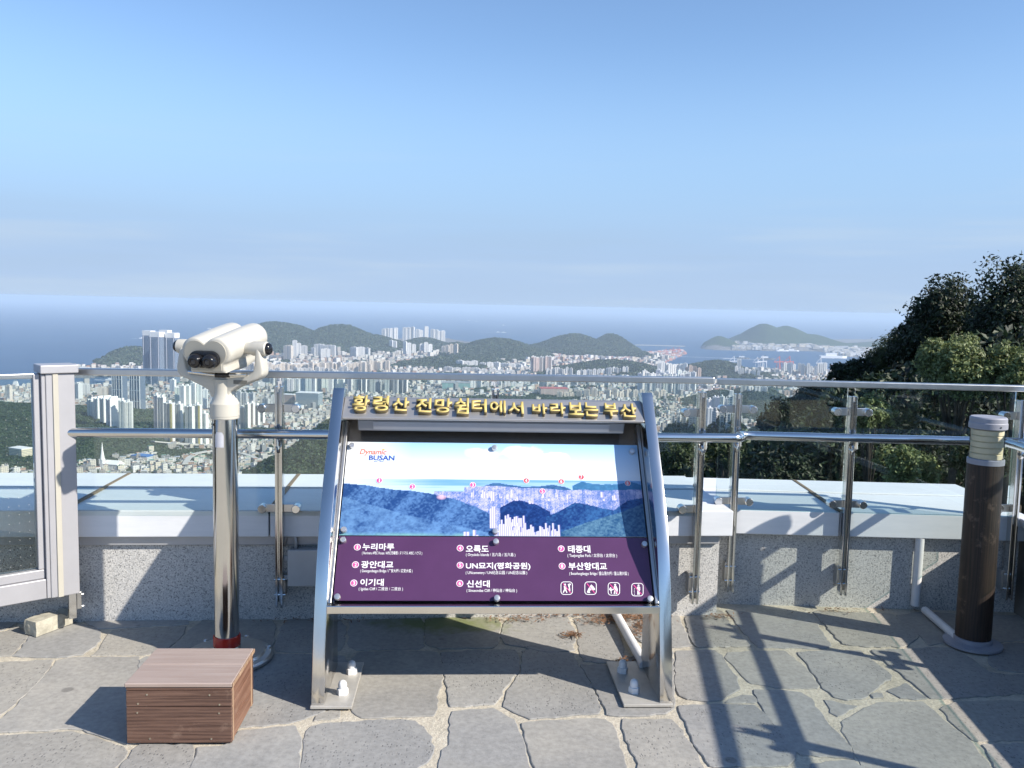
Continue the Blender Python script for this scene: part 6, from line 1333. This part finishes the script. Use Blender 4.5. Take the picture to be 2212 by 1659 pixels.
T = [('broadleaf_tree', 2225, 705, 165, 17, 'dark broadleaf tree rising highest at the right edge', 'leaf_dark', 25515, 0.050, 13), ('broadleaf_tree', 2095, 700, 112, 19, 'dark broadleaf tree, second highest against the sky', 'leaf_dark', 21262, 0.050, 11), ('broadleaf_tree', 2015, 735, 82, 20, 'dark broadleaf tree on the left shoulder of the wood', 'leaf_dark', 15592, 0.050, 9),
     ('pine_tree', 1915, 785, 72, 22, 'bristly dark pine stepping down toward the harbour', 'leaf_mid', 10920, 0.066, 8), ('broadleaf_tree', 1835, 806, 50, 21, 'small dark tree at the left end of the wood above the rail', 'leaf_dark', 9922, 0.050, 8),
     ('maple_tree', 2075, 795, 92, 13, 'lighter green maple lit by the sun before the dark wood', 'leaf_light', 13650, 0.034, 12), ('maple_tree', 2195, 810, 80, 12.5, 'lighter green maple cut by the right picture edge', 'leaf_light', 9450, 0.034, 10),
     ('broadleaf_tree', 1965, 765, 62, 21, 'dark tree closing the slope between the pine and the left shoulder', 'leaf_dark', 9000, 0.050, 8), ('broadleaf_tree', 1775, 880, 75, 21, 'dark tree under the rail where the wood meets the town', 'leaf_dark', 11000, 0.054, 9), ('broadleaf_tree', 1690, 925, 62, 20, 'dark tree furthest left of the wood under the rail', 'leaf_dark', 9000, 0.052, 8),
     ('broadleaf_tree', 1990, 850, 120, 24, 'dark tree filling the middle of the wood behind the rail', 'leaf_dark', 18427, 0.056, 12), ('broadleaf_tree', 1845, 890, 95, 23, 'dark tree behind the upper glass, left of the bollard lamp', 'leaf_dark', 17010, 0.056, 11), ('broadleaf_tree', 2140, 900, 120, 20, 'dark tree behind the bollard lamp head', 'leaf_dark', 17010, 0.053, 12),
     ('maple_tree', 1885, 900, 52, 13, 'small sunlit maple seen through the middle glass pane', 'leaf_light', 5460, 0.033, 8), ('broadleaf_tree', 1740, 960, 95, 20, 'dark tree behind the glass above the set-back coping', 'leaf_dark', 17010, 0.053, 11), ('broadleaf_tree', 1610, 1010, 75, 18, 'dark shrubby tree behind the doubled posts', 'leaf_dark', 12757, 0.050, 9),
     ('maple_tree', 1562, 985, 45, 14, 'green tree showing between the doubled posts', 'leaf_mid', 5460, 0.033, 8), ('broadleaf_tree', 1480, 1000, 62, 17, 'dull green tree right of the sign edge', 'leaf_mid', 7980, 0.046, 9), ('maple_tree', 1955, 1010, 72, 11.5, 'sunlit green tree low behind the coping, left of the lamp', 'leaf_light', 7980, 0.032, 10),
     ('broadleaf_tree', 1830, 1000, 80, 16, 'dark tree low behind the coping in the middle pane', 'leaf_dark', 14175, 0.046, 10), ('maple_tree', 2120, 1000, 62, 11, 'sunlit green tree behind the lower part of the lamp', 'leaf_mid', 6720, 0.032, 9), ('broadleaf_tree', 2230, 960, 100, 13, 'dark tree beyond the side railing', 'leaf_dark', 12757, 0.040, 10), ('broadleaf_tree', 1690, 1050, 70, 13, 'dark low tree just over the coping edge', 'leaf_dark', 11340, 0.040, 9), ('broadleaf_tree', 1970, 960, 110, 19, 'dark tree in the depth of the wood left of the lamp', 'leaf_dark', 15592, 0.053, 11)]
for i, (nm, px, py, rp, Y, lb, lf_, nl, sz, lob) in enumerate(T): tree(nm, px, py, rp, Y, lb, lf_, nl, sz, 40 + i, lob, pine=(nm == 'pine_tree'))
# undergrowth closing the gaps under the crowns
r = np.random.default_rng(77); PT, SZ = [], []
for _ in range(36000):
    px = r.uniform(1470, 2330); Y = r.uniform(14, 34); top = np.interp(px, [1470, 1600, 1720, 1800, 1900, 2000, 2100, 2330], [1000, 960, 900, 830, 800, 760, 720, 680]); py = r.uniform(top, 1120)
    d = ray(px, py); PT.append((d[0] / d[1] * Y, Y, EYE + d[2] / d[1] * Y)); SZ.append(0.10 * Y / 20)
vs, fs = leaf_quads(np.array(PT), np.zeros((len(PT), 3)), np.array(SZ), 0.5, r)
o = link_mesh('undergrowth', np_mesh('undergrowth', np.array(vs), np.array(fs)), M['leaf_dark']); tag(o, 'dark undergrowth filling the slope under the trees', 'undergrowth', kind='stuff')
# things that still share a label are told apart by their order from the left
ORD = 'first second third fourth fifth sixth seventh eighth ninth tenth eleventh twelfth thirteenth fourteenth fifteenth sixteenth seventeenth eighteenth nineteenth twentieth'.split()
ORD += ['twenty-' + k for k in ORD[:9]] + ['thirtieth'] + ['thirty-' + k for k in ORD[:9]]
by_label = {}
for o in bpy.data.objects:
    if o.parent is None and 'label' in o and o.get('kind') is None: by_label.setdefault(o['label'], []).append(o)
for lb, os_ in by_label.items():
    if len(os_) > 1:
        for i, o in enumerate(sorted(os_, key=lambda q: q.location.x / max(q.location.y, 1e-3))): o['label'] = lb + ', ' + ORD[i] + ' from left'
print('objects', len(bpy.data.objects), 'polys', sum(len(m.polygons) for m in bpy.data.meshes))
